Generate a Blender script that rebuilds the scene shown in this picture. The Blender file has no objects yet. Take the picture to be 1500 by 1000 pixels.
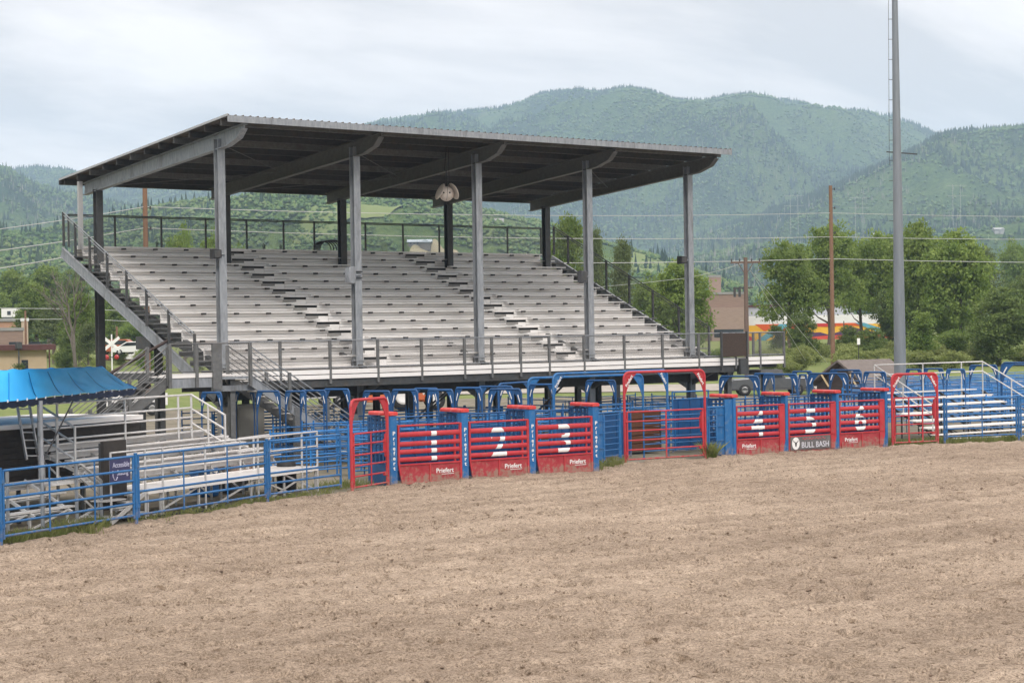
import bpy, math, random
import numpy as np
from mathutils import Vector, Matrix
R_=math.radians
rng=np.random.default_rng(7); random.seed(7)
scene=bpy.context.scene; COL=scene.collection
# ------------------------------------------------------------------ camera
F=2715.; H=4.7; HY=484.; ROLL=R_(0.9); TH=math.atan2(3410,F)
vv=Vector((math.cos(TH),math.sin(TH),0)); rr=Vector((math.sin(TH),-math.cos(TH),0)); uu=Vector((0,0,1))
PH=math.atan2(500-HY,F)
fw=vv*math.cos(PH)-uu*math.sin(PH); dn=-uu*math.cos(PH)-vv*math.sin(PH)
cr,sr=math.cos(ROLL),math.sin(ROLL)
cx=rr*cr+dn*sr; cy=-(rr*-sr+dn*cr)
cam=bpy.data.cameras.new('camera'); cam.lens=36*F/1500; cam.sensor_width=36; cam.clip_end=30000; cam.clip_start=.5
co=bpy.data.objects.new('camera',cam); COL.objects.link(co)
mw=Matrix((cx,cy,-fw)).transposed().to_4x4(); mw.translation=(0,0,H); co.matrix_world=mw; scene.camera=co
def ray(px,py): return fw*F+cx*(px-750)-cy*(py-500)
def pz(px,py,z=0):
    d=ray(px,py); t=(z-H)/d.z; return Vector((d.x*t,d.y*t,z))
def pyy(px,py,Y):
    d=ray(px,py); t=Y/d.y; return Vector((d.x*t,Y,H+d.z*t))
def pxx(px,py,X):
    d=ray(px,py); t=X/d.x; return Vector((X,d.y*t,H+d.z*t))
def pd(px,py,D):
    d=ray(px,py); t=D/math.hypot(d.x,d.y); return Vector((d.x*t,d.y*t,H+d.z*t))
# ------------------------------------------------------------------ materials
MATS={}
def mat(name,c1,c2=None,scale=4.,rough=.6,metal=0.,bump=0.,bscale=None,rand=0.,detail=6,dirt=None,dirts=1.5,dirta=.5,stretch=None,spec=.5,coord='Object',mud=0):
    m=bpy.data.materials.new(name); m.use_nodes=True; nt=m.node_tree; N=nt.nodes; L=nt.links
    b=N['Principled BSDF']; b.inputs['Roughness'].default_value=rough; b.inputs['Metallic'].default_value=metal
    b.inputs['Specular IOR Level'].default_value=spec
    tc=N.new('ShaderNodeTexCoord'); src=tc.outputs[coord]
    if stretch:
        mp=N.new('ShaderNodeMapping'); mp.inputs['Scale'].default_value=stretch; L.new(src,mp.inputs[0]); src=mp.outputs[0]
    def noise(s,d=detail):
        n=N.new('ShaderNodeTexNoise'); n.inputs['Scale'].default_value=s; n.inputs['Detail'].default_value=d; n.inputs['Roughness'].default_value=.65; L.new(src,n.inputs['Vector']); return n
    c2=c2 or tuple(x*.8 for x in c1)
    n=noise(scale); rp=N.new('ShaderNodeValToRGB'); rp.color_ramp.elements[0].position=.3; rp.color_ramp.elements[1].position=.7
    rp.color_ramp.elements[0].color=(*c1,1); rp.color_ramp.elements[1].color=(*c2,1); L.new(n.outputs[0],rp.inputs[0]); out=rp.outputs[0]
    if dirt:
        n2=noise(dirts,8); r2=N.new('ShaderNodeValToRGB'); r2.color_ramp.elements[0].position=.52; r2.color_ramp.elements[1].position=.72
        r2.color_ramp.elements[0].color=(0,0,0,1); r2.color_ramp.elements[1].color=(dirta,)*3+(1,); L.new(n2.outputs[0],r2.inputs[0])
        mx=N.new('ShaderNodeMix'); mx.data_type='RGBA'; L.new(r2.outputs[0],mx.inputs[0]); L.new(out,mx.inputs[6]); mx.inputs[7].default_value=(*dirt,1); out=mx.outputs[2]
    if mud:
        sz=N.new('ShaderNodeSeparateXYZ');L.new(tc.outputs[coord],sz.inputs[0]);n4=noise(7,6)
        ma=N.new('ShaderNodeMath');ma.operation='MULTIPLY_ADD';L.new(n4.outputs[0],ma.inputs[0]);ma.inputs[1].default_value=1.5;ma.inputs[2].default_value=-.42
        sb=N.new('ShaderNodeMath');sb.operation='SUBTRACT';L.new(ma.outputs[0],sb.inputs[0]);L.new(sz.outputs[2],sb.inputs[1])
        ml=N.new('ShaderNodeMath');ml.operation='MULTIPLY';ml.use_clamp=True;L.new(sb.outputs[0],ml.inputs[0]);ml.inputs[1].default_value=4
        m2_=N.new('ShaderNodeMath');m2_.operation='MULTIPLY';L.new(ml.outputs[0],m2_.inputs[0]);m2_.inputs[1].default_value=mud
        mx=N.new('ShaderNodeMix');mx.data_type='RGBA';L.new(m2_.outputs[0],mx.inputs[0]);L.new(out,mx.inputs[6]);mx.inputs[7].default_value=(.26,.19,.14,1);out=mx.outputs[2]
    if rand:
        oi=N.new('ShaderNodeObjectInfo'); mr=N.new('ShaderNodeMapRange'); mr.inputs[3].default_value=1-rand; mr.inputs[4].default_value=1+rand; L.new(oi.outputs['Random'],mr.inputs[0])
        hs=N.new('ShaderNodeHueSaturation'); L.new(mr.outputs[0],hs.inputs['Value']); L.new(out,hs.inputs['Color']); out=hs.outputs[0]
    L.new(out,b.inputs['Base Color'])
    if bump:
        n3=noise(bscale or scale*4,8); bp=N.new('ShaderNodeBump'); bp.inputs['Strength'].default_value=bump; bp.inputs['Distance'].default_value=.02; L.new(n3.outputs[0],bp.inputs['Height']); L.new(bp.outputs[0],b.inputs['Normal'])
    MATS[name]=m; return m
def leafmat(name,c1,c2,rand=.12,scale=.35,tr=.3):
    m=mat(name,c1,c2,scale=scale,rough=.55,rand=rand,detail=4,spec=.25); nt=m.node_tree; N=nt.nodes; L=nt.links
    b=N['Principled BSDF']; t=N.new('ShaderNodeBsdfTranslucent'); ms=N.new('ShaderNodeMixShader'); ms.inputs[0].default_value=tr
    src=b.inputs['Base Color'].links[0].from_socket; L.new(src,t.inputs[0]); L.new(b.outputs[0],ms.inputs[1]); L.new(t.outputs[0],ms.inputs[2]); L.new(ms.outputs[0],N['Material Output'].inputs[0]); return m
BLUE=mat('blue_paint',(.006,.088,.26),(.014,.135,.34),scale=3,rough=.5,rand=.1,dirt=(.16,.17,.18),dirts=6,dirta=.6,mud=.6)
BLUED=mat('deep_blue_paint',(.005,.055,.17),(.01,.085,.24),scale=3,rough=.45,rand=.2,dirt=(.07,.07,.08),dirts=4,dirta=.4)
RED=mat('red_paint',(.36,.012,.022),(.47,.033,.045),scale=2.5,rough=.55,rand=.05,dirt=(.22,.08,.06),dirts=7,dirta=.7,bump=.08,bscale=30,mud=.55)
REDF=mat('faded_red_sheet',(.29,.014,.025),(.38,.04,.05),scale=2.6,rough=.6,dirt=(.34,.17,.13),dirts=5,dirta=.6,mud=.8,bump=.1,bscale=12)
PAD=mat('red_vinyl_pad',(.52,.03,.03),(.60,.07,.06),scale=4,rough=.5,rand=.06,dirt=(.62,.35,.32),dirts=5,dirta=.5)
GALV=mat('galvanized_steel',(.20,.215,.235),(.33,.345,.365),scale=11,rough=.5,metal=.25,dirt=(.10,.095,.09),dirts=2.2,dirta=.7,stretch=(1,1,.25))
GALVD=mat('dark_steel',(.045,.048,.05),(.07,.073,.075),scale=6,rough=.6,metal=.2,dirt=(.10,.07,.05),dirts=2,dirta=.5)
MIDST=mat('weathered_steel',(.11,.112,.112),(.18,.18,.178),scale=8,rough=.55,metal=.35,dirt=(.07,.06,.05),dirts=2,dirta=.5)
ALU=mat('weathered_aluminium',(.74,.71,.685),(.85,.825,.80),scale=1.2,rough=.5,metal=.05,dirt=(.45,.39,.35),dirts=1.1,dirta=.65,stretch=(.35,3,6))
ALUL=mat('bright_aluminium',(.62,.60,.58),(.72,.70,.68),scale=2,rough=.4,metal=.3,dirt=(.42,.38,.33),dirts=3,dirta=.5)
RAILW=mat('pale_galvanized_rail',(.50,.49,.48),(.62,.61,.60),scale=5,rough=.4,metal=.3,dirt=(.3,.28,.26),dirts=6,dirta=.5)
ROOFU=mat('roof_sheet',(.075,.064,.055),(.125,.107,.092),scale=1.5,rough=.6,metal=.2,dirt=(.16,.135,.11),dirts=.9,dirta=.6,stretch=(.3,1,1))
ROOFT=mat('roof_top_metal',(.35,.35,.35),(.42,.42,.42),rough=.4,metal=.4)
BLACK=mat('black_rubber',(.012,.012,.013),(.02,.02,.022),rough=.7)
DARKB=mat('dark_brown_panel',(.022,.019,.017),(.04,.034,.03),scale=3,rough=.8,dirt=(.07,.055,.045),dirts=4,dirta=.5)
WHITE=mat('white_paint',(.78,.77,.76),(.70,.69,.68),rough=.5)
CLOTH=mat('blue_tarp',(.02,.38,.88),(.035,.45,.93),scale=1.3,rough=.55,bump=.35,bscale=3)
CAB=mat('grey_cabinet',(.26,.25,.22),(.30,.29,.26),rough=.6)
WOODP=mat('pole_wood',(.155,.08,.048),(.25,.145,.088),scale=3,rough=.85,stretch=(6,6,.6),dirt=(.10,.06,.04),dirts=3,dirta=.6,bump=.3)
GLASS=mat('dark_glass',(.02,.025,.03),(.03,.035,.04),rough=.08,spec=.9)
BARK=mat('bark',(.09,.07,.055),(.15,.125,.10),scale=3,rough=.9,stretch=(4,4,.8),bump=.5)
ORANGE=mat('orange_paint',(.55,.11,.03),(.62,.17,.06),rough=.5,dirt=(.25,.15,.1),dirts=3)
# ------------------------------------------------------------------ mesh builder
class MB:
    def __init__(s): s.v=[];s.f=[];s.sm=[]
    def add(s,vs,fs,smooth=False):
        o=len(s.v); s.v+= [tuple(p) for p in vs]; s.f+=[tuple(i+o for i in f) for f in fs]; s.sm+=[smooth]*len(fs); return s
    def box(s,x0,x1,y0,y1,z0,z1):
        return s.add([(x0,y0,z0),(x1,y0,z0),(x1,y1,z0),(x0,y1,z0),(x0,y0,z1),(x1,y0,z1),(x1,y1,z1),(x0,y1,z1)],[(0,3,2,1),(4,5,6,7),(0,1,5,4),(1,2,6,5),(2,3,7,6),(3,0,4,7)])
    def beam(s,p,q,w,h,up=(0,0,1)):
        p=Vector(p);q=Vector(q);d=(q-p).normalized(); up=Vector(up)
        sd=d.cross(up)
        if sd.length<1e-4: sd=d.cross(Vector((0,1,0)))
        sd.normalize(); u2=sd.cross(d).normalized(); a=sd*w/2;b=u2*h/2
        return s.add([p-a-b,p+a-b,p+a+b,p-a+b,q-a-b,q+a-b,q+a+b,q-a+b],[(0,1,2,3),(7,6,5,4),(0,4,5,1),(1,5,6,2),(2,6,7,3),(3,7,4,0)])
    def ibeam(s,p,q,w,h,up=(0,0,1),t=.025):
        p=Vector(p);q=Vector(q);d=(q-p).normalized();up=Vector(up);sd=d.cross(up)
        if sd.length<1e-4: sd=d.cross(Vector((0,1,0)))
        sd.normalize();u2=sd.cross(d).normalized();o=u2*(h/2-t/2)
        s.beam(p+o,q+o,w,t,up); s.beam(p-o,q-o,w,t,up); return s.beam(p,q,t,h-2*t-.002,up)
    def tube(s,p,q,r,n=8,r2=None,cap=True):
        p=Vector(p);q=Vector(q);r2=r if r2 is None else r2;d=(q-p)
        if d.length<1e-6:return s
        d.normalize();a=d.orthogonal().normalized();b=d.cross(a)
        vs=[p+(a*math.cos(t)+b*math.sin(t))*r for t in [2*math.pi*i/n for i in range(n)]]+[q+(a*math.cos(t)+b*math.sin(t))*r2 for t in [2*math.pi*i/n for i in range(n)]]
        s.add(vs,[(i,(i+1)%n,n+(i+1)%n,n+i) for i in range(n)],True)
        if cap: s.add(vs,[tuple(range(n-1,-1,-1)),tuple(range(n,2*n))])
        return s
    def path(s,pts,r,n=8,rs=None):
        pts=[Vector(p) for p in pts]
        k=len(pts);vs=[];a=None
        for i,p in enumerate(pts):
            d=(pts[min(i+1,k-1)]-pts[max(i-1,0)]).normalized()
            a=d.orthogonal().normalized() if a is None else (a-d*a.dot(d)).normalized()
            b=d.cross(a);rad=rs[i] if rs else r
            vs+=[p+(a*math.cos(2*math.pi*j/n)+b*math.sin(2*math.pi*j/n))*rad for j in range(n)]
        fs=[(i*n+j,i*n+(j+1)%n,(i+1)*n+(j+1)%n,(i+1)*n+j) for i in range(k-1) for j in range(n)]
        s.add(vs,fs,True); s.add(vs[:n],[tuple(range(n-1,-1,-1))]); return s.add(vs[-n:],[tuple(range(n))])
    def prism(s,poly,ext):
        n=len(poly);poly=[Vector(p) for p in poly];e=Vector(ext)
        return s.add(poly+[p+e for p in poly],[tuple(range(n-1,-1,-1)),tuple(range(n,2*n))]+[(i,(i+1)%n,n+(i+1)%n,n+i) for i in range(n)])
    def lathe(s,prof,c=(0,0,0),n=16,axis='z'):
        c=Vector(c);vs=[]
        for (r,z) in prof:
            for j in range(n):
                a=2*math.pi*j/n
                l=(r*math.cos(a),r*math.sin(a),z) if axis=='z' else ((r*math.cos(a),z,r*math.sin(a)) if axis=='y' else (z,r*math.cos(a),r*math.sin(a)))
                vs.append(c+Vector(l))
        k=len(prof);fs=[(i*n+j,i*n+(j+1)%n,(i+1)*n+(j+1)%n,(i+1)*n+j) for i in range(k-1) for j in range(n)]
        return s.add(vs,fs,True)
    def build(s,name,m,parent=None,origin=(0,0,0),bevel=0):
        me=bpy.data.meshes.new(name); o=Vector(origin)
        vs=[(x-o.x,y-o.y,z-o.z) for x,y,z in s.v] if o.length else s.v
        me.from_pydata(vs,[],s.f); me.polygons.foreach_set('use_smooth',s.sm); me.materials.append(m)
        import bmesh
        if len(s.f)<60000:
            bm=bmesh.new();bm.from_mesh(me);bmesh.ops.recalc_face_normals(bm,faces=bm.faces);bm.to_mesh(me);bm.free()
        ob=bpy.data.objects.new(name,me);COL.objects.link(ob)
        if parent: ob.parent=parent
        elif o.length: ob.location=o
        if bevel:
            bv=ob.modifiers.new('bevel','BEVEL');bv.width=bevel;bv.segments=2;bv.limit_method='ANGLE'
        return ob
def npmesh(name,V,Fc,m,smooth=False,parent=None,k=None):
    me=bpy.data.meshes.new(name);V=np.asarray(V,np.float32);Fc=np.asarray(Fc,np.int32);n,kk=Fc.shape
    me.vertices.add(len(V));me.vertices.foreach_set('co',V.ravel());me.loops.add(n*kk);me.loops.foreach_set('vertex_index',Fc.ravel())
    me.polygons.add(n);me.polygons.foreach_set('loop_start',np.arange(0,n*kk,kk,dtype=np.int32));me.polygons.foreach_set('loop_total',np.full(n,kk,np.int32))
    me.polygons.foreach_set('use_smooth',np.full(n,smooth));me.update(calc_edges=True);me.materials.append(m)
    ob=bpy.data.objects.new(name,me);COL.objects.link(ob)
    if parent:ob.parent=parent
    return ob
def tag(o,label=None,cat=None,group=None,kind=None):
    if label:o['label']=label
    if cat:o['category']=cat
    if group:o['group']=group
    if kind:o['kind']=kind
    return o
def struct(o,label=None,cat=None): return tag(o,label,cat,None,'structure')
def thing(name,label,cat,loc=(0,0,0),rz=0,group=None):
    o=bpy.data.objects.new(name,None);COL.objects.link(o);o.location=loc;o.rotation_euler=(0,0,rz);o.empty_display_size=.2
    return tag(o,label,cat,group)
def dup(root,loc,rz=0,label=None,group=None,scale=None):
    r=root.copy();COL.objects.link(r);r.location=loc;r.rotation_euler=(0,0,rz)
    if scale is not None:r.scale=scale if hasattr(scale,'__len__') else (scale,)*3
    if label:r['label']=label
    if group:r['group']=group
    for ch in list(root.children):
        c=ch.copy();COL.objects.link(c);c.parent=r
        for g in list(ch.children):
            d=g.copy();COL.objects.link(d);d.parent=c
    return r
def textmesh(s,size,ext=.003,bold=0,font_align='CENTER',sx=1.0):
    cu=bpy.data.curves.new('txt','FONT');cu.body=s;cu.size=size;cu.extrude=ext;cu.offset=bold;cu.align_x=font_align;cu.align_y='CENTER'
    ob=bpy.data.objects.new('txt',cu);COL.objects.link(ob)
    dg=bpy.context.evaluated_depsgraph_get();dg.update();me=bpy.data.meshes.new_from_object(ob.evaluated_get(dg))
    bpy.data.objects.remove(ob)
    V=[(v.co.x*sx,v.co.y,v.co.z) for v in me.vertices];Fc=[tuple(p.vertices) for p in me.polygons];return V,Fc
def textadd(mb,s,size,c,ex,ez=(0,0,1),ext=.003,bold=0,sx=1.0):
    V,Fc=textmesh(s,size,ext,bold,sx=sx);ex=Vector(ex).normalized();ez=Vector(ez).normalized();en=ex.cross(ez);c=Vector(c)
    mb.add([c+ex*x+ez*y+en*z for x,y,z in V],Fc)
# ---- numpy value noise
def _h(i,j,s): 
    n=(i*374761393+j*668265263+s*982451653)&0xffffffff; n=((n^(n>>13))*1274126177)&0xffffffff; return ((n^(n>>16))&0xffff)/65535.
def vnoise(x,y,s=0):
    xi=np.floor(x).astype(np.int64);yi=np.floor(y).astype(np.int64);fx=x-xi;fy=y-yi;fx=fx*fx*(3-2*fx);fy=fy*fy*(3-2*fy)
    return (_h(xi,yi,s)*(1-fx)+_h(xi+1,yi,s)*fx)*(1-fy)+(_h(xi,yi+1,s)*(1-fx)+_h(xi+1,yi+1,s)*fx)*fy
def fbm(x,y,o=5,s=0,g=.5):
    a=1;t=0;n=0
    for k in range(o): t=t+a*vnoise(x*2**k,y*2**k,s+k);n+=a;a*=g
    return t/n
# ================================================================== light
w=bpy.data.worlds.new('World');scene.world=w;w.use_nodes=True;nt=w.node_tree;N=nt.nodes;L=nt.links
SUN_EL=R_(38);SUN_AZ=R_(-115)  # direction the sun stands in, from +X
bg=N['Background'];sky=N.new('ShaderNodeTexSky');sky.sky_type='NISHITA';sky.sun_disc=False;sky.sun_elevation=SUN_EL;sky.sun_rotation=math.pi/2-SUN_AZ
tc=N.new('ShaderNodeTexCoord');sep=N.new('ShaderNodeSeparateXYZ');L.new(tc.outputs['Generated'],sep.inputs[0])
def mth(op,a,b=None,cl=False):
    n=N.new('ShaderNodeMath');n.operation=op;n.use_clamp=cl
    for k,x in enumerate((a,b)):
        if x is None: continue
        if isinstance(x,(int,float)):n.inputs[k].default_value=x
        else:L.new(x,n.inputs[k])
    return n.outputs[0]
den=mth('ADD',sep.outputs[2],.16)
comb=N.new('ShaderNodeCombineXYZ');L.new(mth('DIVIDE',sep.outputs[0],den),comb.inputs[0]);L.new(mth('DIVIDE',sep.outputs[1],den),comb.inputs[1])
def wn(scale,det,ro,off):
    mp=N.new('ShaderNodeMapping');mp.inputs['Location'].default_value=off;mp.inputs['Rotation'].default_value=(0,0,R_(-39));mp.inputs['Scale'].default_value=(.55,1.1,1);L.new(comb.outputs[0],mp.inputs[0])
    n=N.new('ShaderNodeTexNoise');n.inputs['Scale'].default_value=scale;n.inputs['Detail'].default_value=det;n.inputs['Roughness'].default_value=ro;n.inputs['Distortion'].default_value=.3;L.new(mp.outputs[0],n.inputs[0]);return n.outputs[0]
n1=wn(1.25,10,.58,(3.1,1.7,0));
rp=N.new('ShaderNodeValToRGB');cr_=rp.color_ramp;cr_.elements[0].position=.40;cr_.elements[0].color=(6.3,5.85,5.65,1);cr_.elements[1].position=.60;cr_.elements[1].color=(9.9,9.1,8.6,1)
e=cr_.elements.new(.50);e.color=(8.3,7.6,7.2,1)
L.new(n1,rp.inputs[0])
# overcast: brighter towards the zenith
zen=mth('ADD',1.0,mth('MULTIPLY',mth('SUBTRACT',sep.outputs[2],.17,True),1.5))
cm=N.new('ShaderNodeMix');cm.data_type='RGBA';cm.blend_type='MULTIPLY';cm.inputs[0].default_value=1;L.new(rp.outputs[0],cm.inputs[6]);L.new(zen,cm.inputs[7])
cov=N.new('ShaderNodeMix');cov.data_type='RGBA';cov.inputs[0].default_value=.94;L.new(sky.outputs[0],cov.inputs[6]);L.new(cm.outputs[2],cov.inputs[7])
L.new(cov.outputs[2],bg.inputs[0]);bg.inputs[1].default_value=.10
sl=bpy.data.lights.new('sun','SUN');sl.energy=1.5;sl.angle=R_(12);sl.color=(1,.96,.9);so=bpy.data.objects.new('sun',sl);COL.objects.link(so)
sd=Vector((math.cos(SUN_EL)*math.cos(SUN_AZ),math.cos(SUN_EL)*math.sin(SUN_AZ),math.sin(SUN_EL)));so.rotation_euler=sd.to_track_quat('Z','Y').to_euler()
scene.view_settings.view_transform='Standard';scene.view_settings.look='None';scene.view_settings.exposure=.50;scene.view_settings.gamma=1
scene.cycles.use_denoising=True;scene.cycles.max_bounces=6;scene.cycles.diffuse_bounces=3;scene.cycles.volume_bounces=1;scene.cycles.transparent_max_bounces=12
# ================================================================== ground
def ground_material(name,cols,scales,bump=.3,bs=40,spots=None,dist=.03):
    m=bpy.data.materials.new(name);m.use_nodes=True;nt=m.node_tree;N=nt.nodes;L=nt.links;b=N['Principled BSDF'];b.inputs['Roughness'].default_value=.95;b.inputs['Specular IOR Level'].default_value=.1
    tc=N.new('ShaderNodeTexCoord');out=None
    for k,((ca,cb),sc,fac) in enumerate(zip(cols,scales,[1,.5,.45,.4])):
        n=N.new('ShaderNodeTexNoise');n.inputs['Scale'].default_value=sc;n.inputs['Detail'].default_value=7;n.inputs['Roughness'].default_value=.62;L.new(tc.outputs['Object'],n.inputs[0])
        rp=N.new('ShaderNodeValToRGB');rp.color_ramp.elements[0].position=.36;rp.color_ramp.elements[1].position=.64;rp.color_ramp.elements[0].color=(*ca,1);rp.color_ramp.elements[1].color=(*cb,1);L.new(n.outputs[0],rp.inputs[0])
        if out is None:out=rp.outputs[0]
        else:
            mx=N.new('ShaderNodeMix');mx.data_type='RGBA';mx.inputs[0].default_value=fac;L.new(out,mx.inputs[6]);L.new(rp.outputs[0],mx.inputs[7]);out=mx.outputs[2]
    if spots:
        v=N.new('ShaderNodeTexNoise');v.inputs['Scale'].default_value=spots[1];v.inputs['Detail'].default_value=3;L.new(tc.outputs['Object'],v.inputs[0])
        rp=N.new('ShaderNodeValToRGB');rp.color_ramp.elements[0].position=spots[2];rp.color_ramp.elements[1].position=spots[2]+.07;rp.color_ramp.elements[0].color=(0,0,0,1);rp.color_ramp.elements[1].color=(spots[3],)*3+(1,);L.new(v.outputs[0],rp.inputs[0])
        mx=N.new('ShaderNodeMix');mx.data_type='RGBA';L.new(rp.outputs[0],mx.inputs[0]);L.new(out,mx.inputs[6]);mx.inputs[7].default_value=(*spots[0],1);out=mx.outputs[2]
    L.new(out,b.inputs[0])
    n=N.new('ShaderNodeTexNoise');n.inputs['Scale'].default_value=bs;n.inputs['Detail'].default_value=8;n.inputs['Roughness'].default_value=.7;L.new(tc.outputs['Object'],n.inputs[0])
    bp=N.new('ShaderNodeBump');bp.inputs['Strength'].default_value=bump;bp.inputs['Distance'].default_value=dist;L.new(n.outputs[0],bp.inputs['Height']);L.new(bp.outputs[0],b.inputs['Normal']);return m
def dirt_material():
    m=bpy.data.materials.new('arena_dirt');m.use_nodes=True;nt=m.node_tree;N=nt.nodes;L=nt.links;b=N['Principled BSDF'];b.inputs['Roughness'].default_value=.97;b.inputs['Specular IOR Level'].default_value=.08
    tc=N.new('ShaderNodeTexCoord')
    def n(s,d,ro=.6,dis=0):
        q=N.new('ShaderNodeTexNoise');q.inputs['Scale'].default_value=s;q.inputs['Detail'].default_value=d;q.inputs['Roughness'].default_value=ro;q.inputs['Distortion'].default_value=dis;L.new(tc.outputs['Object'],q.inputs[0]);return q.outputs[0]
    def rp(src,c0,c1,p0,p1):
        r=N.new('ShaderNodeValToRGB');e=r.color_ramp.elements;e[0].position=p0;e[0].color=(*c0,1);e[1].position=p1;e[1].color=(*c1,1);L.new(src,r.inputs[0]);return r.outputs[0]
    def mul(a,c):
        x=N.new('ShaderNodeMix');x.data_type='RGBA';x.blend_type='MULTIPLY';x.inputs[0].default_value=1;L.new(a,x.inputs[6]);L.new(c,x.inputs[7]);return x.outputs[2]
    o=rp(n(.16,5,.6,.5),(.335,.268,.208),(.415,.338,.265),.36,.64)
    o=mul(o,rp(n(1.1,6,.65),(.89,.88,.87),(1.06,1.06,1.06),.36,.62))
    o=mul(o,rp(n(5,5,.7),(.80,.79,.78),(1.08,1.08,1.08),.33,.60))
    o=mul(o,rp(n(24,4,.8),(.50,.48,.46),(1.2,1.2,1.2),.36,.58))
    o=mul(o,rp(n(70,2,.8),(.66,.64,.62),(1.12,1.12,1.12),.38,.56))
    o=mul(o,rp(n(2.6,3,.5),(.62,.58,.54),(1,1,1),.27,.36))
    o=mul(o,rp(n(8,3,.6),(.40,.36,.33),(1,1,1),.31,.385))
    o=mul(o,rp(n(15,2,.5),(.45,.42,.39),(1,1,1),.27,.34))
    mp=N.new('ShaderNodeMapping');mp.inputs['Rotation'].default_value=(0,0,R_(-14));mp.inputs['Scale'].default_value=(.10,1,1);L.new(tc.outputs['Object'],mp.inputs[0])
    q=N.new('ShaderNodeTexNoise');q.inputs['Scale'].default_value=1.1;q.inputs['Detail'].default_value=5;q.inputs['Roughness'].default_value=.6;L.new(mp.outputs[0],q.inputs[0])
    o=mul(o,rp(q.outputs[0],(.84,.83,.82),(1.05,1.05,1.05),.38,.60))
    L.new(o,b.inputs[0])
    bp=N.new('ShaderNodeBump');bp.inputs['Strength'].default_value=1;bp.inputs['Distance'].default_value=.06;L.new(n(7,8,.72),bp.inputs['Height'])
    L.new(bp.outputs[0],b.inputs['Normal']);return m
DIRT=dirt_material()
YARD=ground_material('yard_gravel',[((.15,.13,.11),(.24,.21,.175)),((.12,.105,.085),(.27,.235,.19)),((.09,.10,.045),(.26,.23,.185))],[.3,2,.6],bump=.4,bs=15)
GRASSL=ground_material('valley_grass',[((.10,.15,.04),(.16,.20,.06)),((.20,.20,.10),(.12,.17,.05)),((.3,.27,.18),(.1,.16,.05))],[.02,.1,.05],bump=.3,bs=3)
ground=MB().add([(-5300,-5300,-.35),(5300,-5300,-.35),(5300,5300,-.35),(-5300,5300,-.35)],[(0,1,2,3)]).build('ground',GRASSL);struct(ground)
yard=MB().add([(-30,16,-.03),(-8,27.8,-.03),(16.8,39.2,-.03),(26.6,44.1,-.03),(32.4,46.3,-.03),(47.9,46.9,-.03),(58,45.6,-.03),(66,41.5,-.03),(82,29,-.03),(125,29,-.03),(125,100,-.03),(30,108,-.03),(-10,95,-.03),(-30,60,-.03)],[tuple(range(14))]).build('gravel_yard',YARD);struct(yard)
# fence / chute base line (front edge of everything along the arena)
FL=[(-8,28.4),(12.0,37.3),(16.82,39.6),(21.3,41.83),(26.61,44.4),(30.05,45.65),(32.4,46.7),(40.5,46.2),(41.3,47.6),(43.2,48.0),(46.7,47.6),(48.0,47.5),(57.9,46.3),(61.0,44.8),(66,42.2),(74,37),(82,30)]
fx_=np.array([p[0] for p in FL]);fy_=np.array([p[1] for p in FL])
# arena sheet: a fan of rows from near to the fence, finely displaced
def arena():
    na,nr=1000,760
    pxs=np.linspace(-330,1830,na);V=[]
    D=np.array([[*ray(p,700).xy] for p in pxs]);D/=np.linalg.norm(D,axis=1)[:,None]
    # distance to the fence line along each direction
    E=np.full(na,90.)
    for (x0,y0),(x1,y1) in zip(FL[:-1],FL[1:]):
        ex,ey=x1-x0,y1-y0;den=D[:,0]*ey-D[:,1]*ex;t=(x0*ey-y0*ex)/den;s_=np.where(np.abs(ex)>1e-6,(D[:,0]*t-x0)/ex,0)
        ok=(s_>=-.001)&(s_<=1.001)&(t>0);E=np.where(ok,np.minimum(E,t),E)
    bad=E>80;E[bad]=np.interp(pxs[bad],pxs[~bad],E[~bad])
    for _ in range(2): E=np.median(np.stack([np.roll(E,q) for q in range(-5,6)]),0)
    E=np.convolve(np.pad(E,25,mode='edge'),np.ones(51)/51,'valid')
    E=E+.3+.6*(fbm(pxs/28,pxs*0+3,4,5)-.5)
    T=np.linspace(0,1,nr)[:,None];Rr=13+(E[None]-13)*(1/(1+(1-T)*(E[None]/13-1))*1.0-13/E[None])/(1-13/E[None]) if 0 else 13*(E[None]/13)**T
    X=D[None,:,0]*Rr;Y=D[None,:,1]*Rr
    Z=.03+.05*(fbm(X*.35,Y*.35,4,1)-.5)+.10*(fbm(X*1.6,Y*1.6,4,11)-.5)+.085*(fbm(X*4.6,Y*4.6,4,21,.55)-.5)
    d=fbm(X*2.7,Y*2.7,2,31);Z-=.08*np.clip((d-.60)/.10,0,1);d=fbm(X*5.5,Y*5.5,2,33);Z-=.045*np.clip((d-.66)/.08,0,1)
    Z+=.12*np.clip(1-(E[None]-Rr)/1.3,0,1)*(.3+.7*fbm(X*.8,Y*.8,3,41))
    Z[-3:]=np.array([.03,-.02,-.08])[:,None]
    V=np.stack([X,Y,Z],-1).reshape(-1,3);i=np.arange(nr-1)[:,None]*na+np.arange(na-1)[None,:]
    return npmesh('arena_ground',V,np.stack([i,i+1,i+na+1,i+na],-1).reshape(-1,4),DIRT,True)
struct(arena())
near=MB().add([(-60,-40,-.14),(140,-40,-.14),(140,0,-.14),(82,29.2,-.14),(66,41.6,-.14),(58,45.7,-.14),(47.9,47,-.14),(32.4,46.2,-.14),(26.6,44,-.14),(16.8,39,-.14),(-8,27,-.14),(-60,2,-.14)],[tuple(range(12))]).build('arena_ground',DIRT);struct(near)
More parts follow.
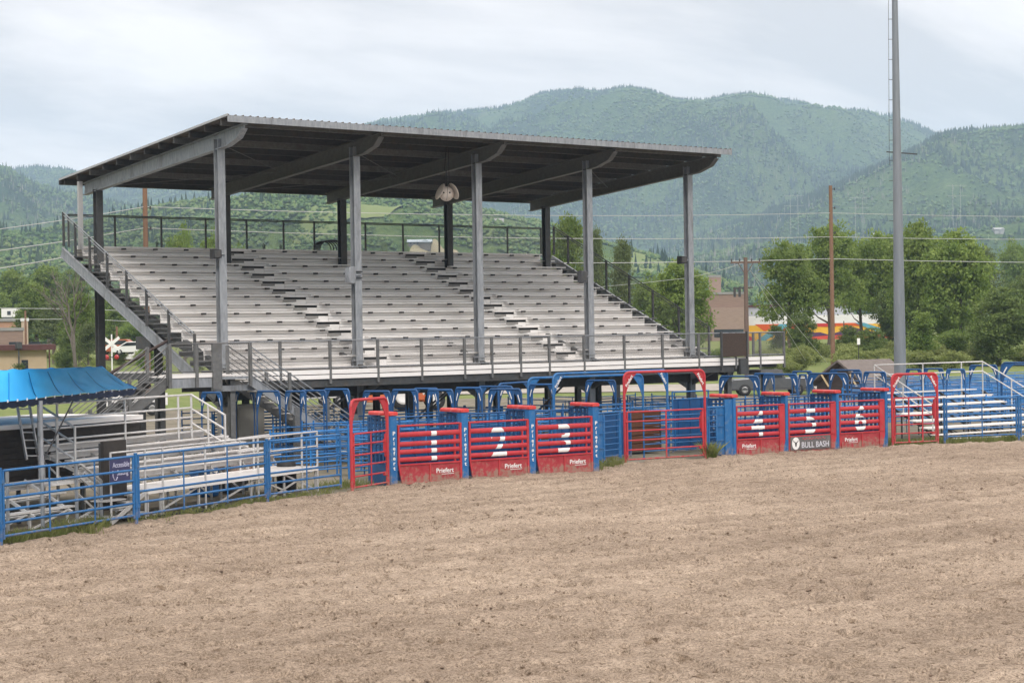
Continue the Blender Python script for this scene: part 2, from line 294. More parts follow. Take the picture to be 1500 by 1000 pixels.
def clods():
    n=16000;V=[];Fc=[];base=np.array([(1,0,0),(-1,0,0),(0,1,0),(0,-1,0),(0,0,1),(0,0,-1)],float);tri=np.array([(0,2,4),(2,1,4),(1,3,4),(3,0,4),(2,0,5),(1,2,5),(3,1,5),(0,3,5)])
    X=rng.uniform(6,66,n);e=np.interp(X,fx_,fy_);Y=e-.3-(e-12)*rng.uniform(0,1,n)**1.1;s=.010+.03*rng.random(n)**3
    cl=fbm(X*.5,Y*.5,3,77);s*=np.where(cl>.5,1.5,.8)
    P=base[None]*s[:,None,None]*rng.uniform(.6,1.3,(n,6,1))*np.array([1,1,.6])+np.stack([X,Y,0*X+.008],-1)[:,None]
    return npmesh('dirt_clods',P.reshape(-1,3),(tri[None]+6*np.arange(n)[:,None,None]).reshape(-1,3),mat('clod',(.10,.07,.05),(.26,.19,.14),scale=30,rough=.95))
tag(clods(),'loose dirt clods and stones strewn over the arena','dirt clods',kind='stuff')
# low ground cover: weeds along the fence
WEED=leafmat('weed',(.13,.18,.04),(.30,.30,.12),scale=2,tr=.45)
def blades(name,pts,n,hmin,hmax,spread,m,label,wd=.012):
    P=[];Fc=[];k=0
    c=np.array([pts[i] for i in rng.integers(0,len(pts),n)]);c=c+rng.normal(0,1,(n,2))*spread
    h=rng.uniform(hmin,hmax,n)*(.4+fbm(c[:,0]*1.3,c[:,1]*1.3,2,3));a=rng.uniform(0,6.28,n);l=rng.normal(0,.35,(n,2))*h[:,None]
    dx=np.stack([np.cos(a),np.sin(a)],-1)*wd
    z0=np.zeros((n,1))
    V=np.stack([np.c_[c-dx,z0],np.c_[c+dx,z0],np.c_[c+dx*.6+l*.6,h[:,None]*.7],np.c_[c+l,h[:,None]]],1).reshape(-1,3)
    o=npmesh(name,V,np.arange(4*n).reshape(-1,4),m);return tag(o,label,'grass',kind='stuff')
def along(p,q,n,off=0): return [(p[0]+(q[0]-p[0])*t+rng.normal(0,.1),p[1]+(q[1]-p[1])*t+off+rng.normal(0,.25)) for t in np.linspace(0,1,n)]
blades('weeds',along((14.5,39.3),(19.5,41.6),40,.05),3400,.12,.38,.12,WEED,'ragged green weeds under the blue rail fence at the left edge of the arena')
blades('weeds',along((21.8,42.5),(30,46.2),60,.35),1500,.05,.22,.10,WEED,'sparse grass along the foot of the long blue rail fence',.01)
blades('weeds',[tuple(pz(*q)[:2]) for q in ((138,778),(140,775),(143,777),(128,782))],700,.15,.4,.15,WEED,'leafy tuft of weeds growing at the fence by the dark post')
blades('weeds',[(40.8,46.9),(41.2,47.1),(41.6,47.2),(42.0,47.4),(42.6,47.7),(40.6,46.7)],800,.1,.42,.16,WEED,'tall grass tuft between the third chute and the wide red arch gate')
blades('weeds',[(46.75,47.5),(46.9,47.45),(46.8,47.55)],260,.25,.8,.06,WEED,'dry tall weed at the latch post of the wide red gate',.012)
blades('weeds',along((55.9,47.3),(62,44.9),40,.3),3400,.08,.32,.2,WEED,'green grass strip below the red arch gate and the bench stand',.012)
blades('weeds',along((30,46.4),(32,46.9),20,.9),900,.06,.25,.3,WEED,'thin grass behind the narrow red arch gate',.01)
# ================================================================== blue rail fence along the arena
def frame(p,q):
    p=Vector((p[0],p[1],0));q=Vector((q[0],q[1],0));return p,(q-p).length,math.atan2(q.y-p.y,q.x-p.x)
def rail_fence(p,q,label,group,nup=2,m=BLUE,zs=(1.74,1.40,1.13,.85,.57,.27),first=True,last=True):
    p,l,rz=frame(p,q);t=thing('rail_fence_panel',label,'fence panel',p,rz,group)
    for z in zs: MB().tube((.12,0,z+rng.normal(0,.004)),(l-.12,0,z+rng.normal(0,.004)),.031,8).build('rail',m,t)
    for x in (.1,l-.1): MB().tube((x,0,.2),(x,0,1.76),.034,8).build('end_upright',m,t)
    for k in range(nup):
        x=l*(k+1)/(nup+1);MB().beam((x,-.03,.22),(x,-.03,1.72),.05,.012,(0,1,0)).build('upright',m,t)
    MB().tube((0,0,-.1),(0,0,1.8),.045,10).tube((0,0,1.78),(0,0,1.81),.05,10).build('post',m,t)
    for z in (.45,1.45):
        MB().box(-.06,.12,-.035,.035,z,z+.09).build('hinge_bracket',m,t)
    return t
G1='blue rail fence panels round the arena'
rail_fence((12.0,37.3),FL[2],'blue six rail fence panel cut off by the left edge of the photo',G1)
rail_fence(FL[2],FL[3],'blue six rail fence panel in front of the dark stage and sign',G1)
rail_fence(FL[3],FL[4],'blue six rail fence panel in front of the white bench rows',G1)
rail_fence(FL[4],(29.9,45.62),'shorter blue six rail fence panel that ends at the narrow red arch gate',G1,1)
e1=Vector((61.1,44.75,0))
rail_fence((58.15,46.05),(61.1,44.75),'blue rail fence panel right of the red arch gate, before the bench stand',G1,1,zs=(1.76,1.45,1.16,.88,.6,.3))
rail_fence((61.1,44.75),(64.5,43.0),'blue rail fence panel at the right edge of the photo',G1,1,zs=(1.76,1.45,1.16,.88,.6,.3))
# ================================================================== arch gates
def arch(w,h,r=.22,rt=.045,m=RED):
    mb=MB();pts=[(0,0,-.05),(0,0,h-r)]
    for k in range(1,6):
        a=math.pi/2*k/6;pts.append((r-r*math.cos(a),0,h-r+r*math.sin(a)))
    pts+= [(r,0,h),(w-r,0,h)]
    for k in range(1,6):
        a=math.pi/2*k/6;pts.append((w-r+r*math.sin(a),0,h-r+r*math.cos(a)))
    pts+=[(w,0,h-r),(w,0,-.05)];return mb.path(pts,rt,10)
def gusset(w,h,s,a=.55,b=.85):
    X=lambda x:x if s>0 else w-x
    pts=[(X(.01),-.012,h-b),(X(.02),-.012,h-.2),(X(.10),-.012,h-.07),(X(.22),-.012,h-.02),(X(a),-.012,h-.03)]
    for k in range(1,8):
        t=k/8;x=(1-t)**2*a+2*(1-t)*t*.17+t*t*.04;z=(1-t)**2*(-.03)+2*(1-t)*t*(-.30)+t*t*(-b);pts.append((X(x),-.012,h+z))
    return MB().prism(pts,(0,.024,0))
def arch_gate(p,q,h,m,label,group,gz=None,nr=6,sticker=True,nup=1,name='arch_gate',gm=None,swing=0.,a=.55,b=.85,latch=True,simple=False):
    p,l,rz=frame(p,q);t=thing(name,label,'arch gate' if gz else 'arch',p,rz,group)
    arch(l,h,m=m,rt=.04 if simple else .048).build('arch_frame',m,t)
    for s in (1,-1):
        g=gusset(l,h,s,a,b).build('corner_plate',m,t)
        if sticker:
            mb=MB();c=Vector((.20 if s>0 else l-.20,-.03,h-.30))
            if simple: mb.beam(c+Vector((-.09*s,0,-.13)),c+Vector((.08*s,0,.12)),.006,.06,(0,0,1))
            else: textadd(mb,'Priefert',.15,c,(.55*1,0,.8*s),(-.8*s,0,.55),.002,.003)
            mb.build('lettering',WHITE,g)
    if gz:
        gm=gm or m;z1=gz;fr=MB()
        x0,x1=.09,l-.10
        fr.tube((x0,-.02,.12),(x0,-.02,z1),.034,8);fr.tube((x1,-.02,.12),(x1,-.02,z1),.03,8);fr.tube((x0,-.02,z1),(x1,-.02,z1),.027,8);fr.tube((x0,-.02,.15),(x1,-.02,.15),.027,8)
        g=fr.build('gate_frame',gm,t)
        for k in range(1,nr-1):
            z=.15+(z1-.15)*k/(nr-1);MB().tube((x0,-.02,z),(x1,-.02,z),.026,8).build('gate_rail',gm,g)
        for k in range(nup):
            x=x0+(x1-x0)*(k+1)/(nup+1);MB().beam((x,-.05,.15),(x,-.05,z1),.06,.012,(0,1,0)).build('gate_upright',gm,g)
        if latch:
            lt=MB().box(x1-.16,x1-.03,-.09,.0,z1*.62,z1*.86).box(x1-.13,x1-.06,-.12,-.02,z1*.55,z1*.95).tube((x1-.1,-.1,z1*.42),(x1-.1,-.1,z1*.98),.018,6).box(x1-.2,x1,-.07,.0,z1*.22,z1*.28);lt.build('latch',gm,g)
            for z in (.35,z1-.3): MB().tube((.03,-.03,z-.06),(.03,-.03,z+.06),.05,8).build('hinge',gm,g)
    return t
G2='red arch gates along the arena'
arch_gate((30.22,45.62),(32.15,46.55),2.72,RED,'narrow red arch gate left of chute number 1','red arch gates',1.72,6,sticker=False,nup=1,a=.5,b=.8)
arch_gate((43.12,47.95),(46.62,47.55),3.18,RED,'wide red arch gate between chute 3 and chute 4','red arch gates',1.80,6)
arch_gate((55.85,46.72),(57.92,46.2),2.78,RED,'red arch gate just right of chute number 6','red arch gates',1.86,6,nup=2)
# ================================================================== bucking chutes
def number_on_tubes(txt,xc,zc,size,tubes,sx):
    V,Fc=textmesh(txt,size,0,.035,sx=sx);xs=[v[0] for v in V];ys=[v[1] for v in V];ox=(min(xs)+max(xs))/2;oy=(min(ys)+max(ys))/2
    mb=MB()
    def clip(poly,z,keep):
        out=[]
        for i in range(len(poly)):
            a=poly[i];b=poly[(i+1)%len(poly)];ia=(a[1]-z)*keep>=0;ib=(b[1]-z)*keep>=0
            if ia:out.append(a)
            if ia!=ib:
                t=(z-a[1])/(b[1]-a[1]);out.append((a[0]+(b[0]-a[0])*t,z))
        return out
    for (z0,r) in tubes:
        nb=6
        for k in range(nb):
            za=z0-r+2*r*k/nb*.94+.03*r;zb=z0-r+2*r*(k+1)/nb*.94+.03*r
            for f in Fc:
                poly=[(V[i][0]-ox+xc,V[i][1]-oy+zc) for i in f]
                poly=clip(clip(poly,za,1),zb,-1)
                if len(poly)>=3:
                    mb.add([(x,-math.sqrt(max(0,(r*1.0)**2-(z-z0)**2))*.62-.004-.03,z) for x,z in poly],[tuple(range(len(poly)))])
    return mb
TUBES=[(1.545,.08),(1.255,.075),(1.015,.075),(.775,.075)]
def oval(mb,x0,x1,z,r):
    n=12;vs=[]
    for x in (x0,x1): vs+=[(x,-.03+.62*r*math.cos(2*math.pi*j/n),z+r*math.sin(2*math.pi*j/n)) for j in range(n)]
    mb.add(vs,[(j,(j+1)%n,n+(j+1)%n,n+j) for j in range(n)],True);mb.add(vs,[tuple(range(n)),tuple(range(2*n-1,n-1,-1))])
def chute_post(t,side=0,letters=True,left=True):
    w_=.118 if left else .065
    mb=MB();mb.box(-w_,w_,-.10,.16,-.1,2.14)
    if not left: mb.prism([(-w_-.16,-.09,-.02),(-w_,-.09,-.02),(-w_,-.09,.55)],(0,.1,0))
    p_=mb.build('post',BLUE,t,bevel=.012)
    if letters:
        lb=MB()
        for k,c in enumerate('Priefert'): textadd(lb,c,.165,(0,-.106,1.60-.152*k),(1,0,0),(0,0,1),.002,.004,sx=1.15)
        lb.build('lettering',WHITE,p_)
    # padded cap lying back over the divider
    pd_=MB();pts=[]
    prof=[(-.145,2.15),(-.15,2.235),(-.11,2.27),(.11,2.27),(.15,2.235),(.145,2.15)]
    pd_.prism([(x,-.13,z) for x,z in prof],(0,1.28,0));pd_.build('top_pad',PAD,t,bevel=.02)
    dv=MB()
    for z in (.35,.65,.95,1.25,1.5,1.72,1.9,2.08): dv.tube((0,.1,z),(0,1.35,z),.028,6)
    for y in (.3,.5,.72,.95,1.2,1.35): dv.beam((0,y,-.02),(0,y,2.1),.05,.09,(0,1,0))
    dv.box(-.03,.03,.16,1.3,.0,.62);dv.build('divider',BLUED,t)
def chute(p,q,num,label,letters=True,left=True,logo=.74,nx=.5,banner=False):
    p,l,rz=frame(p,q);t=thing('bucking_chute',label,'chute',p,rz,'bucking chutes')
    chute_post(t,0,letters,left)
    x0=.17 if left else .10;x1=l-.16 if left else l-.12
    g=MB();g.tube((x0,-.05,1.82),(x1,-.05,1.82),.03,8)
    g.beam((x0+.02,-.05,.62 if left else .05),(x0+.02,-.05,1.84),.06,.07,(0,1,0))
    g.beam((x1,-.05,.05),(x1,-.05,1.84),.07,.07,(0,1,0))
    xi=x1-(.20 if left else .26)
    if not left: g.box(xi+.02,x1-.03,-.09,-.02,.1,1.78)
    else: g.beam((xi,-.03,.62),(xi,-.03,1.6),.05,.05,(0,1,0))
    for z,r in TUBES: oval(g,x0+.03,x1-.03 if left else xi+.02,z,r)
    g.beam((x0+.02,-.06,.62),(x1,-.06,.62),.06,.05)
    g.beam((x0+.12,-.06,.04),(x1,-.06,.04),.06,.05);g.beam((x0+.02,-.06,.62),(x0+.14,-.06,.03),.05,.05,(0,1,0))
    gt=g.build('chute_gate',RED,t)
    xm=(x0+x1)/2
    MB().prism([(x0+.04,-.055,.6),(x0+.14,-.055,.05),(x1-.03,-.055,.05),(x1-.03,-.055,.6)],(0,.02,0)).build('kick_panel',REDF,gt)
    MB().box(xm-.025,xm+.025,-.085,-.05,.07,.59).build('panel_rib',RED,gt)
    number_on_tubes(num,x0+(x1-x0)*nx,1.16,1.34,TUBES,.92 if num!='1' else 1.0).build('number',WHITE,gt)
    if not banner:
        lb=MB();xc=x0+(x1-x0)*logo;textadd(lb,'Priefert',.20,(xc,-.062,.37),(1,0,0),(0,0,1),.003,.003,sx=1.08);lb.box(xc-.12,xc+.34,-.066,-.06,.255,.27);lb.build('logo',WHITE,gt)
    else:
        bn=MB().box(x0+.06,xi-.02,-.10,-.088,.12,.60).build('banner',mat('banner_grey',(.085,.08,.08),(.14,.13,.13),scale=9,rough=.6,dirt=(.2,.18,.17),dirts=4),gt)
        z=-.104
        cxx=x0+.32;MB().add([(cxx+.19*math.cos(a),z,.355+.23*math.sin(a)) for a in [2*math.pi*i/24 for i in range(24)]],[tuple(range(24))]).build('white_roundel',WHITE,gt)
        bu=MB();zz=z-.004   # small bull-head emblem: head, horns, muzzle
        bu.add([(cxx-.055,zz,.40),(cxx+.055,zz,.40),(cxx+.035,zz,.27),(cxx,zz,.22),(cxx-.035,zz,.27)],[(0,1,2,3,4)])
        for s in (-1,1): bu.add([(cxx+s*.045,zz,.38),(cxx+s*.13,zz,.43),(cxx+s*.12,zz,.50),(cxx+s*.095,zz,.44),(cxx+s*.04,zz,.41)],[(0,1,2,3,4)])
        bu.build('emblem',mat('emblem_black',(.03,.025,.025),(.05,.04,.04)),gt)
        tb=MB();textadd(tb,'BULL BASH',.30,(x0+1.30,z,.275),(1,0,0),(0,0,1),.003,.0015,sx=.95);tb.build('banner_lettering',mat('silver_letters',(.50,.50,.56),(.66,.66,.70),scale=14),gt)
        sc=MB()
        pts=[(x0+.66+.05*i,z,.51+.035*math.sin(i*1.9)*(1 if i%5 else .2)) for i in range(24)]
        for i in range(23):
            if i%7==5: continue
            sc.beam(pts[i],pts[i+1],.006,.02,(0,0,1))
        sc.build('red_script',mat('script_red',(.42,.05,.07),(.5,.1,.1)),gt)
    # back wall of the chute
    bk=MB()
    for zz in (.35,.62,.9,1.18,1.46,1.74,2.02): bk.tube((.05,1.3,zz),(l-.05,1.3,zz),.028,6)
    for x in (.5,1.1,1.7,2.2): bk.beam((x,1.3,0),(x,1.3,2.02),.05,.05,(0,1,0))
    bk.box(.08,l-.08,1.33,1.35,.02,.9);bk.build('back_panel',BLUED,t)
    return t
C1=[(32.5,46.8),(35.15,46.68),(37.72,46.48),(40.28,46.3)]
chute(C1[0],C1[1],'1','red bucking chute gate painted with a white number 1',nx=.57)
chute(C1[1],C1[2],'2','red bucking chute gate painted with a white number 2')
chute(C1[2],C1[3],'3','red bucking chute gate painted with a white number 3')
t=thing('chute_end_post','blue lettered post with red pad to the right of chute 3','chute post',(C1[3][0],C1[3][1],0),R_(-4),'chute end posts');chute_post(t)
C2=[(48.0,47.52),(50.5,47.3),(53.07,47.1),(55.6,46.88)]
chute(C2[0],C2[1],'4','red bucking chute gate painted with a white number 4',False,False,.26,.45)
chute(C2[1],C2[2],'5','red bucking chute gate painted with a white number 5 above a grey banner',False,False,.26,.47,banner=True)
chute(C2[2],C2[3],'6','red bucking chute gate painted with a white number 6',False,False,.26,.47)
t=thing('chute_end_post','blue post with red pad to the right of chute 6','chute post',(C2[3][0],C2[3][1],0),R_(-4),'chute end posts');chute_post(t,0,False,False)
MB().box(-.2,.2,-.04,.04,-.1,2.1).build('wide_plate',BLUE,thing('steel_plate_post','wide plain blue steel post left of chute number 4','post',(47.78,47.52,0),R_(-4)))
# part sheet, part ladder panels beside the wide gate
def ladder_panel(p,q,label,flip):
    p,l,rz=frame(p,q);t=thing('ladder_panel',label,'panel',p,rz,'blue ladder panels beside the wide gate')
    X=(lambda x:l-x) if flip else (lambda x:x)
    def bx(a,b,y0,y1,z0,z1): a,b=sorted((X(a),X(b)));return MB().box(a,b,y0,y1,z0,z1)
    bx(.06,l*.48,0,.02,.12,1.80).build('sheet',BLUE,t)
    for z in (.62,1.12,1.55): bx(.06,l*.48,-.03,0,z,z+.035).build('stiffener',BLUE,t)
    fr=MB()
    for x in (.03,l*.5,l-.12,l-.04): fr.tube((X(x),0,-.05),(X(x),0,1.86),.03,8)
    fr.tube((X(.03),0,1.84),(X(l-.04),0,1.84),.03,8);fr.build('frame',BLUE,t)
    for k in range(9): MB().tube((X(l*.5),0,.15+.2*k),(X(l-.1),0,.15+.2*k),.018,6).build('rung',BLUE,t)
ladder_panel((40.75,47.3),(42.95,47.95),'blue panel half sheet half ladder beside chute number 3',False)
ladder_panel((46.75,47.62),(47.7,47.55),'blue panel half ladder half sheet left of chute number 4',True)
# ================================================================== pens behind the chutes
def pen_panel_mesh(l=3.0,m=BLUE):
    mb=MB()
    for z in (.25,.5,.75,1.0,1.25,1.5): mb.tube((0,0,z),(l,0,z),.025,6)
    for x in (0,l): mb.tube((x,0,0),(x,0,1.62),.032,6)
    mb.beam((l/2,-.03,.2),(l/2,-.03,1.52),.05,.012,(0,1,0));return mb
PANLAB='blue six rail livestock panel in the pens behind the bucking chutes';PANG='livestock panels in the pens'
pp=pen_panel_mesh().build('livestock_panel',mat('pen_blue',(.010,.11,.33),(.03,.19,.46),scale=2,rough=.45,rand=.3,dirt=(.18,.2,.24),dirts=5,dirta=.5));tag(pp,PANLAB,'livestock panel',PANG)
first=[True]
def pen(x,y,rz,z=0):
    v=Vector((x,y,1.5-H));px_=750+F*v.dot(cx)/v.dot(fw);R=math.hypot(x,y)
    if R>(78 if px_<800 else 88 if px_<1290 else 124) or (y>58.9 and abs(x-34.15)<.3): return
    if first[0]: o=pp;first[0]=False
    else: o=pp.copy();COL.objects.link(o)
    o.location=(x,y,z);o.rotation_euler=(0,0,rz);return o
def row(x0,y0,x1,y1,gaps=()):
    l=math.hypot(x1-x0,y1-y0);n=max(1,round(l/3.05));a=math.atan2(y1-y0,x1-x0)
    for k in range(n):
        if k in gaps: continue
        t=k/n;pen(x0+(x1-x0)*t+rng.normal(0,.03),y0+(y1-y0)*t+rng.normal(0,.03),a)
row(33,50.0,58,49.2,(3,));row(36,53.2,60,53,(2,6));row(66,50,90,50,(5,));row(35,56.0,92,55.6,(1,9,14))
row(60,52.5,60,74,(2,));row(70,50,70,76,(1,5));row(78,50,78,76,(3,));row(86,50,86,74);row(36,59.5,60,59.5,(4,));row(62,60,96,60,(2,8))
row(36,64,98,64,(3,11,15));row(34,68.5,100,68,(6,13));row(38,74,104,73,(4,10,18));row(44,50,44,60,(1,));row(50,50,50,72,(2,4));row(40,60,40,74,(1,));row(94,55,94,73,(2,));row(35.5,50,35.5,56)
row(66,53.5,96,53.5,(4,));row(35,61.8,58,61.6,(5,));row(37,66,60,66,(2,6));row(33,54.6,45,54.3,(2,));row(31,51.5,36,51.5);row(47,56.8,47,66);row(54,57,54,68,(1,));row(68,58,100,57.6,(6,));row(70,66,104,66,(3,8));row(72,71,104,70,(2,));row(90,50,90,74);row(82,52,82,72,(1,));row(98,54,98,70);row(37,78.5,104,77.5,(5,12));row(57,60,57,74,(1,3));row(65,60,65,77,(2,));row(74,56,74,70,(1,))
# sheeted alley panels (solid blue) behind the wide gate and chutes
def sheet_panel(x,y,l,rz,h,label,win=True):
    t=thing('sheeted_panel',label,'panel',(x,y,0),rz,'solid sheeted alley panels')
    MB().box(.04,l-.04,0,.02,.08,h-.32 if win else h-.05).build('sheet',BLUED,t)
    for k in range(max(1,int(l/.6))): MB().box(.3+.6*k,.33+.6*k,-.03,0,.08,h-.34).build('rib',BLUED,t)
    fr=MB()
    for xx in (0,l): fr.tube((xx,0,0),(xx,0,h),.035,6)
    for zz in (h-.3,h-.02,.06): fr.tube((0,0,zz),(l,0,zz),.03,6)
    fr.build('frame',BLUE,t)
sheet_panel(43.6,50.6,2.2,0,1.95,'solid blue alley panel seen through the left half of the wide red gate')
sheet_panel(48.3,51.0,1.9,0,2.3,'solid blue alley panel seen through the right half of the wide red gate')
sheet_panel(41.2,49.4,2.0,0,1.9,'solid blue alley panel behind the half ladder panel')
sheet_panel(36.6,52.6,2.4,0,1.6,'solid blue panel in the pens behind chute number 1')
sheet_panel(39.0,52.5,2.4,0,1.7,'solid blue panel in the pens behind chute number 3')
cr=thing('rusty_crate','rust brown wooden crate behind the blue bars of the wide gate','crate',(46.6,51.6,0))
RUST=mat('rusty_boards',(.07,.028,.014),(.13,.05,.022),scale=3,rough=.9,stretch=(1,1,8))
for k in range(5): MB().box(0,1.6,0,1.0,.1+.3*k,.37+.3*k).build('board',RUST,cr)
for x in (-.02,1.58): MB().box(x,x+.05,-.04,0,.05,1.6).build('batten',GALVD,cr)
# blue arches
AR='blue arches over the alleys of the pens'
arch_gate(tuple(pz(829,680-2)[:2]) if 0 else (41.8,50.2),(47.1,50.0),3.15,BLUE,'large blue arch directly behind the wide red gate','blue arches behind the wide gate')
arch_gate((42.6,52.6),(47.9,52.2),2.95,BLUE,'lower blue arch behind the largest blue arch','blue arches behind the wide gate',sticker=False)
_p,_l,_rz=frame((0,0),(2.6,0))
proto=arch_gate((42.0,53.6),(44.4,54.6),2.75,BLUED,'blue arch over an alley in the pens behind the chutes',AR,simple=True,a=.72,b=.95)
def arch_at(xl,xr,y,h=2.75,dy=0):
    a=pz(xl,y,h);b=pz(xr,y+dy,h);l=(b-a).length
    dup(proto,(a.x,a.y,0),math.atan2(b.y-a.y,b.x-a.x),scale=(l/math.hypot(2.4,1.0),1,h/2.75))
for a_ in [(1054,1112,551),(1118,1168,548),(1170,1182,549),(1184,1242,547),(1247,1262,546),(1265,1298,545),(1104,1134,547),(1160,1190,544),(1215,1262,542),(1327,1350,541),(1352,1382,540),(1386,1414,541),(1420,1461,535),(1466,1530,534),
           (532,572,573),(574,612,571),(606,642,569),(626,664,571),(667,706,568),(700,752,566),(716,764,570),(440,478,572),(474,512,570),(418,448,573),(345,372,570),(376,410,573),(295,325,575),(858,902,557),(775,812,563)]: arch_at(*a_)
arch_at(1467,1545,531,2.95)
# ================================================================== grandstand
GX=[34.15+5.957*i for i in range(5)]
gs=thing('grandstand','covered steel grandstand with grey bench rows and brown roof underside','grandstand',(34.15,58.0,0))
GO=(34.15,58.0,0)
def gp(mb,name,m,parent=gs,**k): 
    o=mb.build(name,m,None,GO,**k);o.parent=parent;o.location=(0,0,0);return o
roofz=lambda y:12.52-(y-58.2)*.0925   # top of the purlins
# columns
for i,x in enumerate(GX):
    mb=MB();mb.ibeam((x,60,0),(x,60,11.9),.30,.30,(0,1,0),.03);mb.box(x-.2,x+.2,59.8,60.2,3.62,3.66);gp(mb,'column',GALV if i else GALV)
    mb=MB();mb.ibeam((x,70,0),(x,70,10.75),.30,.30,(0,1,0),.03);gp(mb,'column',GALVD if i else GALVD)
    # roof girder, tapered nose in front
    za=lambda y:roofz(y)-.24
    dp=lambda y:.60-(y-58)*.008
    ys=[58.12,58.5,59.3,65,71.2];
    t_=.02
    top=[(x,y,za(y)) for y in ys];bot=[(x,58.16,za(58.1)-.18),(x,58.5,za(58.5)-.44),(x,59.3,za(59.3)-.60)]+[(x,y,za(y)-dp(y)) for y in (65,71.2)]
    w_=MB();w_.prism([Vector(p)-Vector((.012,0,0)) for p in top+bot[::-1]],(.024,0,0))
    for pts,o in ((top,-.012),(bot,.012)):
        for a,b in zip(pts[:-1],pts[1:]): w_.beam(Vector(a)+Vector((0,0,o)),Vector(b)+Vector((0,0,o)),.26,.03)
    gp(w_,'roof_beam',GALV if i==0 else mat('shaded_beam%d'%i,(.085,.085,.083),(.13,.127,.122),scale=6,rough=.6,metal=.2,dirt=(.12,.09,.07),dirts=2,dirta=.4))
    mb=MB();mb.beam((x,59.2,3.05),(x,71.5,8.15-.75),.2,.4);gp(mb,'raker_beam',GALVD)
    mb=MB();mb.beam((x,63.2,3.55),(x,60.15,2.15),.16,.34);mb.beam((x-.0,60,2.2),(x,58.2,2.95),.14,.2);gp(mb,'knee_brace',MIDST)
    mb=MB();mb.ibeam((x,65,0),(x,65,5.1),.25,.25,(0,1,0),.025);gp(mb,'understand_column',MIDST)
# white downpipe at the back left corner
gp(MB().box(33.55,33.72,70.5,70.66,8.3,11.1),'downpipe',mat('pale_downpipe',(.34,.34,.34),(.42,.42,.42)))
# purlins and roof sheet
X0,X1=33.38,58.75
for k in range(12):
    y=58.6+k*(71.6-58.6)/11;z=roofz(y)
    mb=MB();mb.box(X0+.06,X1-.08,y-.02,y+.02,z-.235,z-.02);mb.box(X0+.06,X1-.08,y-.02,y+.09,z-.245,z-.225)
    gp(mb,'purlin',GALVD if k%3 else MIDST)
sh=MB();nn=int((X1-X0)/.102);xs=[X0+(X1-X0)*i/nn for i in range(nn+1)]
V=[];
for i,x in enumerate(xs):
    r=.055 if i%4==0 else 0.
    for y in (58.0,72.0): V.append((x,y,roofz(y)+r))
# rib profile: rise over a narrow width
V=[];n_=0
for k in range(int((X1-X0)/.305)+1):
    xb=X0+k*.305
    for dx,r in ((0,0),(.02,.038),(.05,.038),(.07,0)):
        for y in (58.0,72.0): V.append((xb+dx,y,roofz(y)+r))
sh.add(V,[(2*i,2*i+2,2*i+3,2*i+1) for i in range(len(V)//2-1)])
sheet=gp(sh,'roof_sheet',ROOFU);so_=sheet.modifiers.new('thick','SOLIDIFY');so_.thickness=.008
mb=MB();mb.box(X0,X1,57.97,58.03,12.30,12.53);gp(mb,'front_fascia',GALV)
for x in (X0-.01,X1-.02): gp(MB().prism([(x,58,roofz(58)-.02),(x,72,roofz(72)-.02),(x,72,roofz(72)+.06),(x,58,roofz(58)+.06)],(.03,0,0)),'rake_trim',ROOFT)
gp(MB().box(X0,X1,71.97,72.03,roofz(72)-.2,roofz(72)+.02),'back_gutter',GALVD)
for i in range(4):
    if i in (1,3) or i==0:
        mb=MB();a=GX[i];b=GX[i+1];mb.tube((a+.1,60.3,roofz(60)-.55),(b-.1,65.3,roofz(65)-.55),.014,6).tube((b-.1,65.4,roofz(65)-.55),(a+.1,70.5,roofz(70)-.55),.014,6);gp(mb,'bracing_rod',MIDST)
